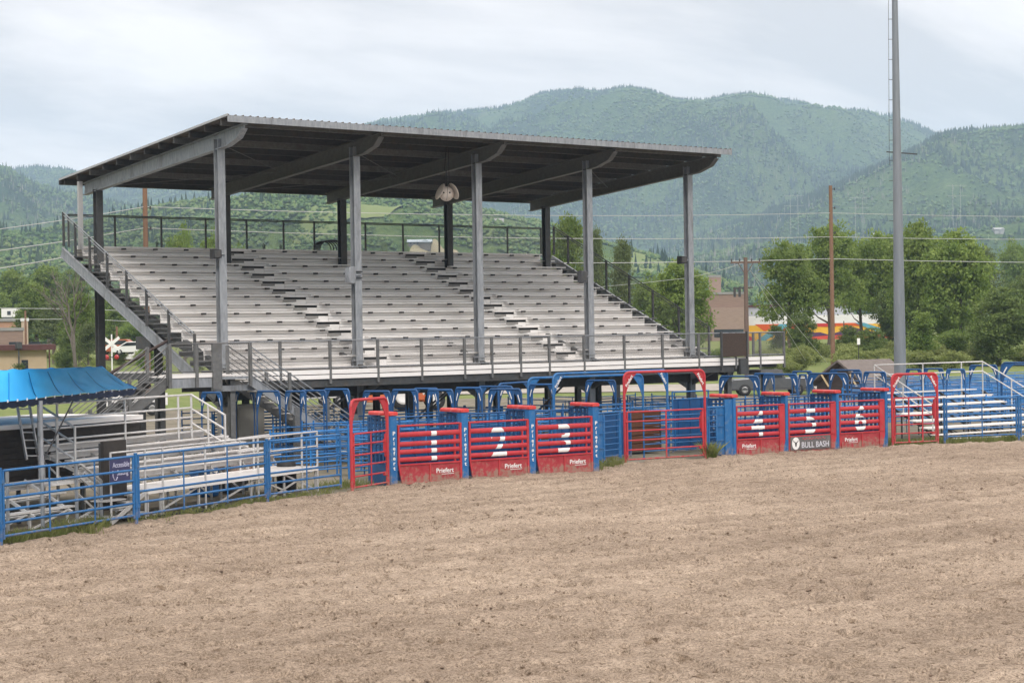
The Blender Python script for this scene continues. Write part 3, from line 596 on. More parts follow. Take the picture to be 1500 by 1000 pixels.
# seating rows
RX0,RX1=34.0,58.6;AIS=[(41.15,),(50.95,)]
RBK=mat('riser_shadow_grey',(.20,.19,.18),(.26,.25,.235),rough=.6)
NR=14;Yr=lambda i:60.05+.84*i;Zr=lambda i:3.85+.355*i
BR=mat('bracket_and_slot_dark',(.03,.03,.03),(.05,.05,.05),rough=.7)
for i in range(NR):
    y=Yr(i);z=Zr(i);jit=lambda:rng.normal(0,.004)
    seat=MB();ris=MB();fb=MB();rbk=MB();bks=[];sts=[]
    segs=[];x=RX0
    for (a,) in AIS: segs.append((x,a-.56));x=a+.62
    segs.append((x,RX1))
    # planks come in lengths, joints show as tiny steps
    for (a,b) in segs:
        n=max(1,round((b-a)/4.5))
        for k in range(n):
            xa=a+(b-a)*k/n+.006;xb=a+(b-a)*(k+1)/n-.006;dz=jit()
            seat.box(xa,xb,y-.02+jit(),y+.25,z-.05+dz,z+dz)
        nb=max(2,round((b-a)/1.83))
        for k in range(nb+1):
            xc=a+.35+(b-a-.7)*k/nb;bks.append(MB().box(xc-.075,xc+.075,y+.04,y+.2,z-.12,z-.047))
    rs=[];x=RX0
    for (a,) in AIS: rs.append((x,a-.55));x=a+.55
    rs.append((x,RX1))
    for (a,b) in rs:
        n=max(1,round((b-a)/5.5))
        for k in range(n):
            xa=a+(b-a)*k/n+.004;xb=a+(b-a)*(k+1)/n-.004
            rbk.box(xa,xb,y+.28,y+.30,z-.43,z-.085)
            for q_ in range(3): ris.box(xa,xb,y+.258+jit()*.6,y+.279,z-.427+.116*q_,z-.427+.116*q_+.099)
    for (a,) in AIS:  # half step with a dark slot beside and above it
        ris.box(a-.546,a+.546,y+.27,y+.30,z-.43,z-.205)
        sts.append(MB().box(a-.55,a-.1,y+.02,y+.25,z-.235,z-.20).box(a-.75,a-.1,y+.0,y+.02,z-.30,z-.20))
        bkx=MB().box(a-.75,a+.75,y+.42,y+.45,z-.43,z-.087);bks.append(bkx)  # no bracket: dark sheet standing in for the shaded void behind the slot
    fb.box(RX0,RX1,y-.545,y-.29,z-.455,z-.43);fb.box(RX0,RX1,y-.28,y-.02,z-.455,z-.43);fb.box(RX0,RX1,y-.01,y+.268,z-.455,z-.43)
    r=gp(ris,'seat_row',ALU)
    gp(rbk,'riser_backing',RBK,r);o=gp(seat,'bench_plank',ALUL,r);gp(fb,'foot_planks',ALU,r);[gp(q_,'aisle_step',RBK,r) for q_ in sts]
    if i<7: [gp(q_,'bracket_and_slot_shade',BR,r) for q_ in bks]
    else:
        q2=MB();[q2.add(q_.v,q_.f) for q_ in bks];tag(gp(q2,'bracket_and_slot_shade',BR,r),kind='stuff')
gp(MB().box(RX0,RX1,Yr(13)+.27,Yr(13)+.9,Zr(13)-.1,Zr(13)-.07).box(RX0,RX1,71.85,71.9,Zr(13)-.5,Zr(13)+.05),'top_walkway',ALU)
# front walkway: deck, edge boards, channel
WX0,WX1=31.4,61.9
mb=MB();mb.box(WX0,WX1,58.0,58.9,3.27,3.31);mb.box(WX0,WX1,58.91,59.78,3.27,3.31);mb.box(RX0,RX1,59.79,59.82,3.32,3.415);gp(mb,'walkway_deck',ALU)
mb=MB();mb.box(WX0+1.7,WX1,57.94,57.97,3.20,3.36);mb.box(WX0+1.7,WX1,57.945,57.968,3.02,3.17);gp(mb,'edge_boards',ALU)
mb=MB();mb.box(WX0,59.4,58.02,58.08,2.72,3.0);mb.beam((33.2,60,2.55),(59.6,60,2.55),.2,.55);mb.beam((33.9,65,4.7),(58.5,65,4.7),.2,.4);mb.beam((33,58.4,2.98),(61.8,58.4,2.98),.1,.2);mb.beam((34,70,7.3),(58.5,70,7.3),.2,.4);gp(mb,'girders',GALVD)
for x in np.arange(31.6,61.8,1.52): gp(MB().beam((x,58.05,3.13),(x,61.2,3.13),.1,.24),'joist',GALVD)
gp(MB().box(60.5,61.9,58.1,59.6,2.55,2.75),'end_cap_beam',MIDST)
for x in (59.2,61.6): gp(MB().ibeam((x,58.9,0),(x,58.9,2.7),.25,.25,(0,1,0),.025),'end_column',MIDST)
for x,yy in ((36.9,63.1),(43.0,63.0),(49.1,62.8),(55.0,62.9),(38.2,61.5),(44.8,61.8),(53.2,62.2)): gp(MB().ibeam((x,yy,0),(x,yy,4.2),.22,.22,(0,1,0),.02),'understand_column',MIDST if x%2>1 else GALVD)
for (a,b) in (((42.2,61,.4),(45.5,61,2.5)),((45.5,64.9,.3),(51.8,65.1,4.4)),((52.2,64.9,.4),(57.8,65.1,4.3)),((36,60.2,.3),(39.8,60.2,2.3))): gp(MB().tube(a,b,.05,6),'diagonal_brace',MIDST)
# wire mesh material (chain link)
mesh_m=bpy.data.materials.new('wire_mesh');mesh_m.use_nodes=True;nt=mesh_m.node_tree;N=nt.nodes;L=nt.links
tc=N.new('ShaderNodeTexCoord');sp=N.new('ShaderNodeSeparateXYZ');L.new(tc.outputs['Object'],sp.inputs[0])
def M2(op,a,b):
    n=N.new('ShaderNodeMath');n.operation=op
    for k,x in enumerate((a,b)):
        if isinstance(x,(int,float)):n.inputs[k].default_value=x
        else:L.new(x,n.inputs[k])
    return n.outputs[0]
hz=M2('ADD',sp.outputs[0],sp.outputs[1])
l1=M2('LESS_THAN',M2('FRACT',M2('MULTIPLY',M2('ADD',hz,sp.outputs[2]),14.),0),.10);l2=M2('LESS_THAN',M2('FRACT',M2('MULTIPLY',M2('SUBTRACT',hz,sp.outputs[2]),14.),0),.10)
al=M2('MAXIMUM',l1,l2);b=N['Principled BSDF'];b.inputs['Base Color'].default_value=(.16,.16,.16,1);b.inputs['Metallic'].default_value=.3;L.new(al,b.inputs['Alpha'])
def rail(pts,posts,name,m,mr=True,h=1.1,down=0,rt=.025,pm=None,mid=None,pw=.06):
    """pts: line of the rail top; posts: list of points at the rail top"""
    mb=MB();mb.path(pts,rt,8)
    if mid:
        for d in mid: mb.path([Vector(p)-Vector((0,0,d)) for p in pts],rt*.8,6)
    r=gp(mb,name,m)
    for p in posts:
        p=Vector(p);gp(MB().beam(p+Vector((0,0,.01)),p-Vector((0,0,h+down)),pw,pw*.8,(0,1,0)),'rail_post',pm or m,r)
    if mr:
        mm=MB()
        for a,b in zip(pts[:-1],pts[1:]):
            a=Vector(a);b=Vector(b);mm.add([a-Vector((0,0,h-.05)),b-Vector((0,0,h-.05)),b,a],[(0,1,2,3)])
        o=gp(mm,'wire_mesh',mesh_m,r)
    return r
px=[(311,500),(410,500),(483,497),(553,497),(617,495),(680,494),(720,493),(762,492),(804,491),(855,490),(914,490),(970,490),(1023,489),(1077,488),(1113,488),(1148,487)]
ps=[(pyy(*q,57.97).x,57.97,4.44) for q in px[1:]]
rail([(33.3,57.97,4.44),(61.9,57.97,4.44),(61.9,59.9,4.44)],ps+[(61.9,59.9,4.44)],'front_guard_rail',GALV,True,1.15,.45,pm=MIDST,mid=(1.0,),pw=.10)
Yb=71.6
pb=[(100,313),(168,317),(236,320),(301,322),(361,324),(415,325),(460,326),(535,328),(590,330),(643,331),(693,332),(743,333),(792,335)]
pbk=[(pyy(*q,Yb).x,Yb,9.80) for q in pb]
rail([(pbk[0][0],Yb,9.80),(pbk[-1][0],Yb,9.80)],pbk,'back_guard_rail',BLACK if 0 else GALVD,True,1.35,0,pm=GALVD,mid=(.06,),pw=.07)
# side stairs (left and right): stringer, rail, steps
for sx,nm in ((33.22,'left'),(59.55,'right')):
    ya,yb=71.3,60.4;s=(9.86-4.75)/(71.3-60.4)
    A=Vector((sx,ya,9.86));B=Vector((sx,yb,4.75))
    pp_=[A+(B-A)*t for t in (np.array([0,.1,.22,.36,.51,.66,.82,1.0]))]
    rail([A,B],pp_,'stair_rail',GALV if nm=='left' else GALVD,True,1.25,.15,pm=GALVD,mid=(.12,),pw=.09)
    lo=Vector((sx+(.05 if sx<40 else -.05),0,0));d=Vector((0,0,1.62))
    gp(MB().ibeam(A-d+Vector((0.05,.3,0)),B-d-Vector((-.05,1.4,1.4*s)),.10,.42,(0,0,1),.03),'stair_stringer',GALV)
    for i in range(NR):
        w0,w1=(sx+.12,RX0-.04) if sx<40 else (RX1+.05,sx-.08)
        y=Yr(i);z=Zr(i)-.43
        gp(MB().box(w0,w1,y-.5,y+.1,z-.05,z).box(w0,w1,y+.1,y+.12,z-.2,z).box(w0,w1,y+.12,y+.4,z+.13,z+.16),'stair_step',MIDST)
gp(MB().box(33.3,34.1,64.0,65.2,4.2,4.7),'bracket_box',GALVD);gp(MB().box(33.3,34.2,69.2,70.0,7.0,7.35),'bracket_box',GALVD)
gp(MB().tube((29.3,62.5,2.6),(33.4,62.5,4.6),.06,8),'diagonal_strut',mat('rusty_strut',(.03,.018,.015),(.05,.03,.024)))
# landing with two flights of stairs
mb=MB();mb.box(30.0,33.1,56.35,57.93,3.27,3.31);gp(mb,'landing_deck',ALU)
gp(MB().box(29.98,31.75,56.28,56.33,2.92,3.24).box(31.9,33.1,56.28,56.33,3.17,3.26).box(31.8,33.6,56.5,56.7,2.75,2.95),'landing_channel',GALV)
gp(MB().box(29.98,31.75,56.25,56.275,3.26,3.42),'toe_board',ALU)
for x,y in ((30.3,57.5),(31.0,60.3),(32.6,56.7)): gp(MB().ibeam((x,y,0),(x,y,3.2),.2,.2,(0,1,0),.02),'landing_column',MIDST if x>32 else GALVD)
rail([(29.98,56.25,4.42),(33.1,56.25,4.42)],[(29.98,56.25,4.42),(31.0,56.25,4.42),(33.1,56.25,4.42)],'landing_rail',MIDST,True,1.1,.4,pm=MIDST,mid=(.95,),pw=.11)
gp(MB().box(31.6,31.95,56.18,56.3,2.85,4.42),'wide_post',MIDST)
def flight(xa,xb,za,zb,y0,y1,bottom_posts):
    s=(zb-za)/(xb-xa);sg=1 if xb>xa else -1
    for y,mm,yo in ((y0,GALV,-.03),(y1,MIDST,.03)):
        gp(MB().ibeam((xa,y,za-.12),(xb,y,zb-.12),.09,.34,(0,0,1),.03),'flight_stringer',GALV if (sg>0 and y==y0) else MIDST)
        mb=MB()
        for d in (1.06,.88,.70,.52,.34,.16): mb.tube((xa,y+yo,za+d),(xb,y+yo,zb+d),.024 if d>1 else .017,6)
        r=gp(mb,'flight_rail',MIDST if sg<0 or y!=y0 else GALV)
        for t in (0,.33,.66,1.0): x=xa+(xb-xa)*t;z=za+(zb-za)*t;gp(MB().beam((x,y+yo*2,z-.25),(x,y+yo*2,z+1.08),.10,.10,(0,1,0)),'flight_post',MIDST,r)
    n=14
    for k in range(n):
        x=xa+(xb-xa)*(k+.5)/n;z=za+(zb-za)*(k+.5)/n
        gp(MB().box(x-.15,x+.15,y0+.06,y1-.06,z-.05,z-.01),'flight_tread',ALU if sg>0 else MIDST)
flight(33.1,37.9,3.25,.25,56.3,57.75,0)
flight(29.95,25.6,3.25,.2,56.4,57.75,0)
gp(MB().box(37.3,37.55,56.2,56.35,0,1.75),'flight_support',MIDST);gp(MB().box(34.9,35.1,56.25,56.4,0,2.1),'flight_support',MIDST)
# dark screen panel on the right end of the walkway
gp(MB().box(57.80,59.30,57.80,57.86,3.40,4.43),'screen_panel',mat('rusty_screen',(.032,.022,.018),(.065,.042,.03),scale=14,rough=.8));gp(MB().box(57.72,57.80,57.77,57.86,2.8,4.5).box(59.3,59.38,57.77,57.86,2.8,4.5),'screen_frame',GALVD)
gp(MB().box(58.9,59.4,57.78,57.92,2.6,3.3),'screen_bracket',GALVD)
# things fixed on or resting in the stand
def speaker(px_,py_,Y,label,w_=.42,h_=.42,d=.35,m=BLACK,col=None,horn=False):
    p=pyy(px_,py_,Y);t=thing('loudspeaker',label,'loudspeaker',p,0,'loudspeakers on the stand columns')
    if horn:
        MB().prism([(-.16,-.15,-.3),(.05,-.2,-.34),(.12,-.2,-.1),(.12,-.2,.2),(.05,-.2,.34),(-.16,-.15,.3),(-.2,-.15,0)],(0,.3,0)).build('horn',GALV,t,bevel=.02)
        MB().box(.08,.5,-.05,.03,-.12,-.08).box(.08,.5,-.05,.03,.12,.16).build('strap',BLACK,t)
    else:
        MB().prism([(-w_/2,-.2,-h_/2),(w_/2,-.2,-h_/2+.04),(w_/2,-.2,h_/2-.04),(-w_/2,-.2,h_/2)],(0,d,0)).build('cabinet',m,t,bevel=.02)
        MB().box(-w_/2+.04,w_/2-.05,-.215,-.205,-h_/2+.06,h_/2-.06).build('grille',GALVD,t)
    MB().tube((w_/2,0,0),(w_/2+.25,0,0),.03,6).build('bracket',GALV,t)
speaker(514,403,59.8,'grey horn loudspeaker strapped to the second front column',horn=True)
speaker(852,405,59.8,'dark grey boxy loudspeaker on the fourth front column',.32,.50,.3,mat('speaker_grey',(.06,.06,.065),(.09,.09,.095)))
speaker(998,381,59.8,'black square loudspeaker high on the last front column',.36,.36,.3)
speaker(315,372,59.8,'black loudspeaker on the first column at the top of the rows',.34,.38,.3)
hc=pyy(654,284,60.6);hl=thing('hanging_loudspeaker','cream round loudspeaker cluster with two disc shields hanging from the roof','loudspeaker',hc,R_(-38.5))
CRM=mat('cream_shell',(.50,.43,.37),(.60,.53,.47),scale=8,rough=.6,dirt=(.2,.16,.13),dirts=6,dirta=.5)
sph=MB().lathe([(max(.001,.30*math.sin(math.pi*k/14)),-.30*math.cos(math.pi*k/14)) for k in range(15)],n=24).build('round_body',CRM,hl)
for s,cxx,rz_,a in ((-1,-.26,.1,.5),(1,.30,.1,-.5)):
    d=MB().lathe([(.001,.05),(.2,.045),(.33,.02),(.36,-.01),(.33,-.02),(.2,.02),(.001,.03)],n=24,axis='z').build('shield_disc',CRM,hl);d.location=(cxx,-.02,.10);d.rotation_mode='QUATERNION';d.rotation_quaternion=Vector((s*.80,-.38 if s<0 else .45,.42)).to_track_quat('Z','Y')
MB().tube((0,0,.28),(0,0,.95),.02,6).tube((-.06,0,.95),(.02,0,1.9),.015,6).tube((.12,0,.3),(.1,0,1.9),.012,6).build('cable',BLACK,hl)
for x in (-.10,.14): MB().lathe([(.001,-.02),(.035,-.02),(.04,.01)],c=(x,-.27 if x<0 else -.255,.03),n=10,axis='y').build('port_hole',BLACK,hl)
MB().path([(.05,-.302,.0),(.055,-.28,.13),(.05,-.18,.25)],.008,5).path([(.05,-.302,0),(.03,-.26,-.16),(0,-.14,-.27)],.008,5).build('seam',BLACK,hl)
cp=pyy(481,371,71.0);cc=thing('cable_coil','loose coil of black cable on the top bench row','cable',(cp.x,71.2,Zr(13)),0)
for k in range(6):
    r=.42+.04*k;cxk=-.25+.16*k;MB().path([(cxk+r*math.cos(a)*1.1,-.1+.08*k-.0,.02+.38*abs(math.sin(a))**.8*(1+.05*k)) for a in np.linspace(0,math.pi,14)],.025,6).build('cable_loop',BLACK,cc)
cb=pyy(385,600,58.6);t=thing('electrical_cabinet','tall grey electrical cabinet under the stair landing','cabinet',(pyy(362,640,59).x,59.0,0))
MB().box(-.35,.75,0,.75,0,2.15).build('cabinet_body',CAB,t,bevel=.02);MB().box(-.95,-.5,0,.5,0,2.1).build('side_box',mat('cab2',(.33,.31,.28),(.37,.35,.32)),t,bevel=.02);MB().box(-.30,.70,-.02,0,.1,2.05).build('door',CAB,t,bevel=.01)
# ================================================================== small stands at the left
LO=Vector((21.3,41.83,0));LA=R_(25.5)
# local frame: x along the fence, y away from the arena
def lthing(name,label,cat,group=None): return thing(name,label,cat,LO,LA,group)
bl=lthing('accessible_bench_stand','small aluminium bench stand with white rails and a raised front platform','bleacher')
# platform
fr_=MB();MB().box(1.7,9.95,.95,1.22,.70,.74).box(1.7,9.95,1.24,1.52,.70,.74).box(1.7,9.95,1.54,1.82,.70,.74).box(1.7,9.95,1.84,2.12,.70,.74).build('platform_deck',ALUL,bl)
MB().box(1.7,9.95,.91,.945,.62,.76).build('platform_edge',ALU,bl)
for x in (1.75,2.3,4.0,6.5,8.2,9.9):
    [MB().beam((x,y,0),(x,y,.70),.05,.05,(0,1,0)).build('platform_leg',RAILW,bl) for y in (.98,2.0)]
for x0,x1,z0,z1 in ((2,4,.05,.62),(4.6,6.8,.02,.60),(6.9,8.6,.58,.05),(7.6,9.6,.03,.58),(8.3,9.8,.6,.1)): MB().beam((x0,1.0,z0),(x1,1.0,z1),.05,.03,(0,1,0)).build('cross_brace',RAILW,bl)
mb=MB()
for z in (1.78,1.35): mb.tube((.2,.93,z),(9.95,.93,z),.025,6)
pr=mb.build('platform_rail',RAILW,bl)
for x in (.2,1.6,2.35,4.25,6.8,9.1,9.95): MB().tube((x,.93,0),(x,.93,1.8),.03,8).build('rail_post',RAILW,pr)
# ramp handrails at the right end
mb=MB()
for z in (1.68,1.30): mb.path([(7.6,2.15,z),(9.2,2.15,z+.03),(9.3,2.15,z-.04),(9.2,2.15,z-.1)],.035,6)
for x in (7.7,8.4,9.1): mb.tube((x,2.15,.7),(x,2.15,1.7),.034,6)
mb.build('ramp_handrail',RAILW,bl)
# benches rising to the back
for k in range(5):
    y=2.3+.46*k;z=.92+.19*k
    s=MB().box(1.5,10.1-.25*k,y,y+.24,z+.14,z+.18).build('bench_plank',ALUL,bl)
    MB().box(1.5,10.1-.25*k,y+.27,y+.295,z-.03,z+.12).build('riser_board',ALUL,bl)
    MB().box(1.5,10.1,y-.2,y-.02,z-.2,z-.17).build('foot_plank',ALU,bl)
for x in (1.55,3.2,4.9,6.6,8.2,9.8): MB().beam((x,2.2,.8),(x,4.3,1.65),.05,.08).beam((x,2.4,0),(x,2.4,1.0),.05,.05,(0,1,0)).beam((x,4.2,0),(x,4.2,1.6),.05,.05,(0,1,0)).beam((x,2.4,.1),(x,4.2,1.4),.04,.04).build('frame_support',RAILW,bl)
mb=MB()
for z in (2.95,2.56,2.28,1.98): mb.tube((1.25,4.1,z),(8.05,4.1,z),.03,6)
br=mb.build('back_rail',RAILW,bl)
for x in (1.25,2.0,4.9,7.4,8.05): MB().tube((x,4.1,.1),(x,4.1,2.96),.034,8).build('rail_post',RAILW,br)
for x,lab in ((1.25,0),(8.05,1)):
    mb=MB()
    dx=0
    for d in (0,.42,.84): mb.tube((x,4.1,2.95-d),(x,2.9,2.35-d),.032,6)
    sr=mb.build('side_rail',RAILW,bl)
    for y,z in ((3.5,2.65),(2.9,2.38)): MB().tube((x,y,.2),(x,y,z),.032,8).build('rail_post',RAILW,sr)
# access stair at the left end of the platform
for k in range(4): MB().box(.2,1.2,.9-.0+0.28*k*0+(-.0),1.2,.05,.08).build('step',RAILW,bl) if 0 else MB().box(.3+.3*k,.6+.3*k,1.0,2.0,.13+.16*k,.17+.16*k).build('ramp_step',RAILW,bl)
mb=MB().beam((.2,.95,.0),(1.7,.95,.70),.04,.1,(0,0,1)).beam((-.4,1.4,1.55),(1.6,1.4,.35),.05,.05);mb.build('stair_stringer',RAILW,bl)
# dark board with the sign
t=lthing('dark_board','tall dark brown board standing at the end of the platform','board')
MB().box(.40,1.32,1.30,1.40,.30,2.05).build('board_face',DARKB,t);MB().box(.42,.5,1.4,1.48,0,2.0).box(1.2,1.28,1.4,1.48,0,2.0).build('board_stud',GALVD,t)
sg=lthing('accessible_seating_sign','navy blue sign with white script lettering hung on the platform rail','sign')
MB().box(.08,.88,.845,.865,1.00,1.64).build('sign_board',mat('navy_sign',(.035,.035,.10),(.05,.05,.13),rough=.5),sg)
mb=MB();textadd(mb,'Accessible',.185,(.50,.838,1.47),(1,0,0),(0,0,1),.002,.002,sx=.86);textadd(mb,'Seating',.185,(.56,.838,1.27),(1,0,0),(0,0,1),.002,.002,sx=.86);textadd(mb,'Coming',.15,(.9,.838,1.10),(1,0,0),(0,0,1),.002,.002) if 0 else None
mb.path([(.17,.838,1.34),(.17,.838,1.2),(.23,.838,1.10),(.31,.838,1.10),(.35,.838,1.18)],.012,5).build('lettering',mat('pale_letters',(.45,.45,.6),(.55,.55,.7)),sg)
# stage / flatbed under the tarp
st=thing('dark_stage','long dark clad stage box with a pale edge below the blue canopy','stage',LO,LA)
MB().box(-6,6.2,4.6,8.2,.85,2.30).build('cladding',DARKB,st)
for k in range(9): MB().box(-6,6.22,4.575,4.598,.9+.155*k,.91+.155*k).build('cladding_joint',BLACK,st)
MB().box(-6,6.25,4.5,8.3,2.31,2.44).build('top_edge',ALU,st)
MB().box(-6,4.6,3.2,4.5,.86,.92).build('lower_deck',ALU,st)
for x in (-3,-.5,2,4.4): MB().beam((x,3.3,0),(x,3.3,.86),.08,.08,(0,1,0)).build('deck_leg',GALVD,st)
ld=thing('aluminium_ladder','aluminium ladder leaning against the dark stage','ladder',LO,LA)
mb=MB()
def LP(px_,py_,off):
    # point on the vertical plane y=off of the local frame
    n=Vector((-math.sin(LA),math.cos(LA),0));e=Vector((math.cos(LA),math.sin(LA),0));P=LO+n*off-Vector((0,0,H));d=ray(px_,py_);q=d*(P.dot(n)/d.dot(n))+Vector((0,0,H));r=q-LO;return Vector((r.dot(e),off,q.z))
a1,a2=LP(25,593,4.5),LP(39,673,4.1);b1,b2=LP(43,593,4.5),LP(57,673,4.1)
MB().beam(a1,a2,.04,.08).build('side_rail',RAILW,ld);MB().beam(b1,b2,.04,.08).build('side_rail',RAILW,ld)
for k in range(7):
    t_=(k+.5)/7;MB().tube(a1+(a2-a1)*t_,b1+(b2-b1)*t_,.02,6).build('rung',RAILW,ld)
# lower bench planks at the far left, in front of the stage
lb=lthing('low_bench_stand','low aluminium bench rows in front of the dark stage','bleacher')
for k,(y,z) in enumerate(((1.7,.45),(2.3,.75),(2.9,1.05))):
    MB().box(-7,-.2+.35*k,y,y+.28,z,z+.04).build('bench_plank',ALUL,lb);MB().box(-7,-.3+.35*k,y+.32,y+.5,z-.12,z-.09).build('foot_plank',ALU,lb)
for x in (-3.5,-1.9,-.5): MB().beam((x,1.6,.35),(x,3.1,1.1),.05,.07).beam((x,1.75,0),(x,1.75,.45),.05,.05,(0,1,0)).beam((x,3.0,0),(x,3.0,1.0),.05,.05,(0,1,0)).beam((x,1.7,.05),(x+1.4,1.7,.42),.04,.04).build('frame_support',RAILW,lb)
for x in (-3.3,-.8,.15): MB().beam((x,1.2,0),(x,1.2,1.6 if x<0 else 1.1),.06,.06,(0,1,0)).build('rail_post',GALV,lb)
for a,b in (((-.3,1.5,1.2),(1.3,1.5,.2)),((.0,1.6,1.3),(1.6,1.6,.3))): MB().beam(a,b,.05,.06).build('stair_stringer',RAILW,lb)
for k in range(3): MB().box(.1+.4*k,.9+.4*k,1.0,1.5,.55-.2*k,.58-.2*k).build('step',RAILW,lb)
bb=lthing('blue_bin','pale blue tub with white straps behind the fence at the left edge','bin')
MB().box(-4.6,-2.6,2.2,3.2,.1,.85).build('tub',mat('pale_blue_tub',(.03,.25,.45),(.05,.32,.55),rough=.5),bb,bevel=.04)
MB().box(-4.65,-2.55,2.16,2.19,.42,.48).build('band',WHITE,bb);MB().box(-3.9,-3.8,2.14,2.158,.1,.95).build('strap',WHITE,bb)
# canopy
can=thing('blue_canopy','bright blue tarpaulin canopy on poles above the dark stage','canopy',(0,0,0))
A0=pz(-160,602,3.2);A1=pz(201,568,3.25);R0=pz(-100,545,3.95);R1=pz(150,537,3.95)
A0=A1+(pz(0,588,3.22)-A1)*1.6
Bd=(R1-pz(75,578,3.2));  # ridge offset direction
n=Vector((-math.sin(LA),math.cos(LA),0))
def sheet(a,b,c,d,nu,nv,sag=.06,wr=.03):
    P=[];
    for j in range(nv+1):
        for i in range(nu+1):
            u=i/nu;v=j/nv;p=(a*(1-u)+b*u)*(1-v)+(d*(1-u)+c*u)*v
            ku=abs(math.sin(math.pi*u*6))
            P.append(p+Vector((0,0,-sag*math.sin(math.pi*v)*.6-(1-ku)*0.0+wr*(vnoise(np.array(u*22.),np.array(v*5.),3)-.5)+.035*(abs(math.sin(math.pi*u*5))-.5)*math.sin(math.pi*v))))
    return P,[(j*(nu+1)+i,j*(nu+1)+i+1,(j+1)*(nu+1)+i+1,(j+1)*(nu+1)+i) for j in range(nv) for i in range(nu)]
mb=MB();mb.add(*sheet(A0,A1,R1,R0,80,14,sag=.10,wr=.05),smooth=True)
A2=A1+(R1-A1)*1.0;Bk=R1+Vector((1.2,3.2,-.8));C1_=A1+n*5.0
mb.add(*sheet(A1,C1_,R1,R1,16,8),smooth=True)
mb.add(*sheet(R0,R1,C1_,A0+n*5.0,30,8),smooth=True)
o=mb.build('tarp_sheet',CLOTH,can)
# scalloped valance (dark, in shade) hanging under the front edge
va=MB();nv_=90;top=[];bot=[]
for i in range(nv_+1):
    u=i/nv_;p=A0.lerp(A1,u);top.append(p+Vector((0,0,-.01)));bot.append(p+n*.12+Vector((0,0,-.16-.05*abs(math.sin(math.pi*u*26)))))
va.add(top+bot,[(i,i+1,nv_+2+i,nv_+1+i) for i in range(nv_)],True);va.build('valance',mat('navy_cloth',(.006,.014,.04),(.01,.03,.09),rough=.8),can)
for i in range(26):
    p=A0.lerp(A1,(i+.5)/26);MB().tube(p+Vector((0,0,-.04)),p+Vector((0,0,.02)),.022,6).build('eyelet',WHITE,can)
for k in range(9):
    se=MB()
    u=.08+.11*k;a_=A0.lerp(A1,u);b_=R0.lerp(R1,min(1,u+.02))
    if u<1: se.path([a_+Vector((0,0,.02)),a_.lerp(b_,.25)+Vector((0,0,-.05)),a_.lerp(b_,.5)+Vector((0,0,-.07)),a_.lerp(b_,.9)],.012,5);se.build('seam',MATS.get('tarp_seam') or mat('tarp_seam',(.0,.2,.5),(.0,.25,.6)),can)
pf=pz(63,783,0)
MB().tube(pf,(pf.x,pf.y,3.2),.05,8).tube((pf.x,pf.y,1.4),(pf.x,pf.y,1.9),.062,8).build('pole',GALV,can)
e_=(A1-A0).normalized()
for s in (pf+n*5,pf+n*5+e_*5):MB().tube((s.x,s.y,0),(s.x,s.y,3.2),.05,8).build('pole',GALV,can)
MB().tube((pf.x,pf.y,1.7),tuple(pf+e_*1.9+Vector((0,0,3.1))),.02,6).build('brace',BLACK,can)
tp=thing('dark_blue_tarp','dark blue tarpaulin tied along a rail behind the stage','tarpaulin',(0,0,0))
p0=LO+n*8.6+e_*(-3);mb=MB();V=[]
for i in range(41):
    u=i/40;p=p0+e_*(u*9.5);zb=2.15+.5*abs(math.sin(math.pi*u*4));V+=[(p.x,p.y,3.15),(p.x+.1*math.sin(u*30),p.y,zb)]
mb.add(V,[(2*i,2*i+2,2*i+3,2*i+1) for i in range(40)],True).build('tarp_sheet',mat('navy_tarp',(.01,.05,.22),(.015,.08,.30),rough=.6),tp)
MB().tube(p0+Vector((0,0,3.16)),p0+e_*9.5+Vector((0,0,3.16)),.03,6).build('rail',mat('pale_blue_rail',(.1,.25,.5),(.12,.3,.55)),tp)
t=lthing('rusty_trough','white and rust stained metal trough behind the right end of the platform','trough')
MB().prism([(8.4,3.0,1.0),(8.5,3.0,.55),(9.6,3.0,.55),(9.7,3.0,1.0)],(0,.7,0)).build('basin',mat('rusty_white',(.6,.55,.5),(.30,.12,.05),scale=7,rough=.8),t);MB().box(8.6,9.5,3.1,3.6,0,.55).build('stand',GALVD,t)
for k,(x,y,c,lab) in enumerate(((9.75,1.9,BLACK,'black plastic barrel just left of the narrow red arch gate'),(7.6,3.2,BLUED,'blue barrel behind the bench rows near the cabinet'),(8.1,3.9,BLUED,'blue barrel beside the rusty trough'))):
    t=lthing('barrel',lab,'barrel');MB().lathe([(.001,0),(.27,0),(.29,.05),(.30,.3),(.285,.32),(.30,.34),(.30,.6),(.285,.62),(.30,.64),(.28,.88),(.25,.9),(.001,.9)],c=(x,y,0),n=18).build('shell',c,t);MB().lathe([(.001,.93),(.09,.93),(.09,.895),(.001,.895)],c=(x,y,0),n=10).build('cap',GALVD,t)
cab=lthing('ground_cable','loose black cables lying on the ground under the platform','cable')
for k in range(3): MB().path([(1.0+.5*i,.75+.25*math.sin(i*.9+k)+.12*k,.03) for i in range(9)],.018,5).build('cable_strand',BLACK,cab)
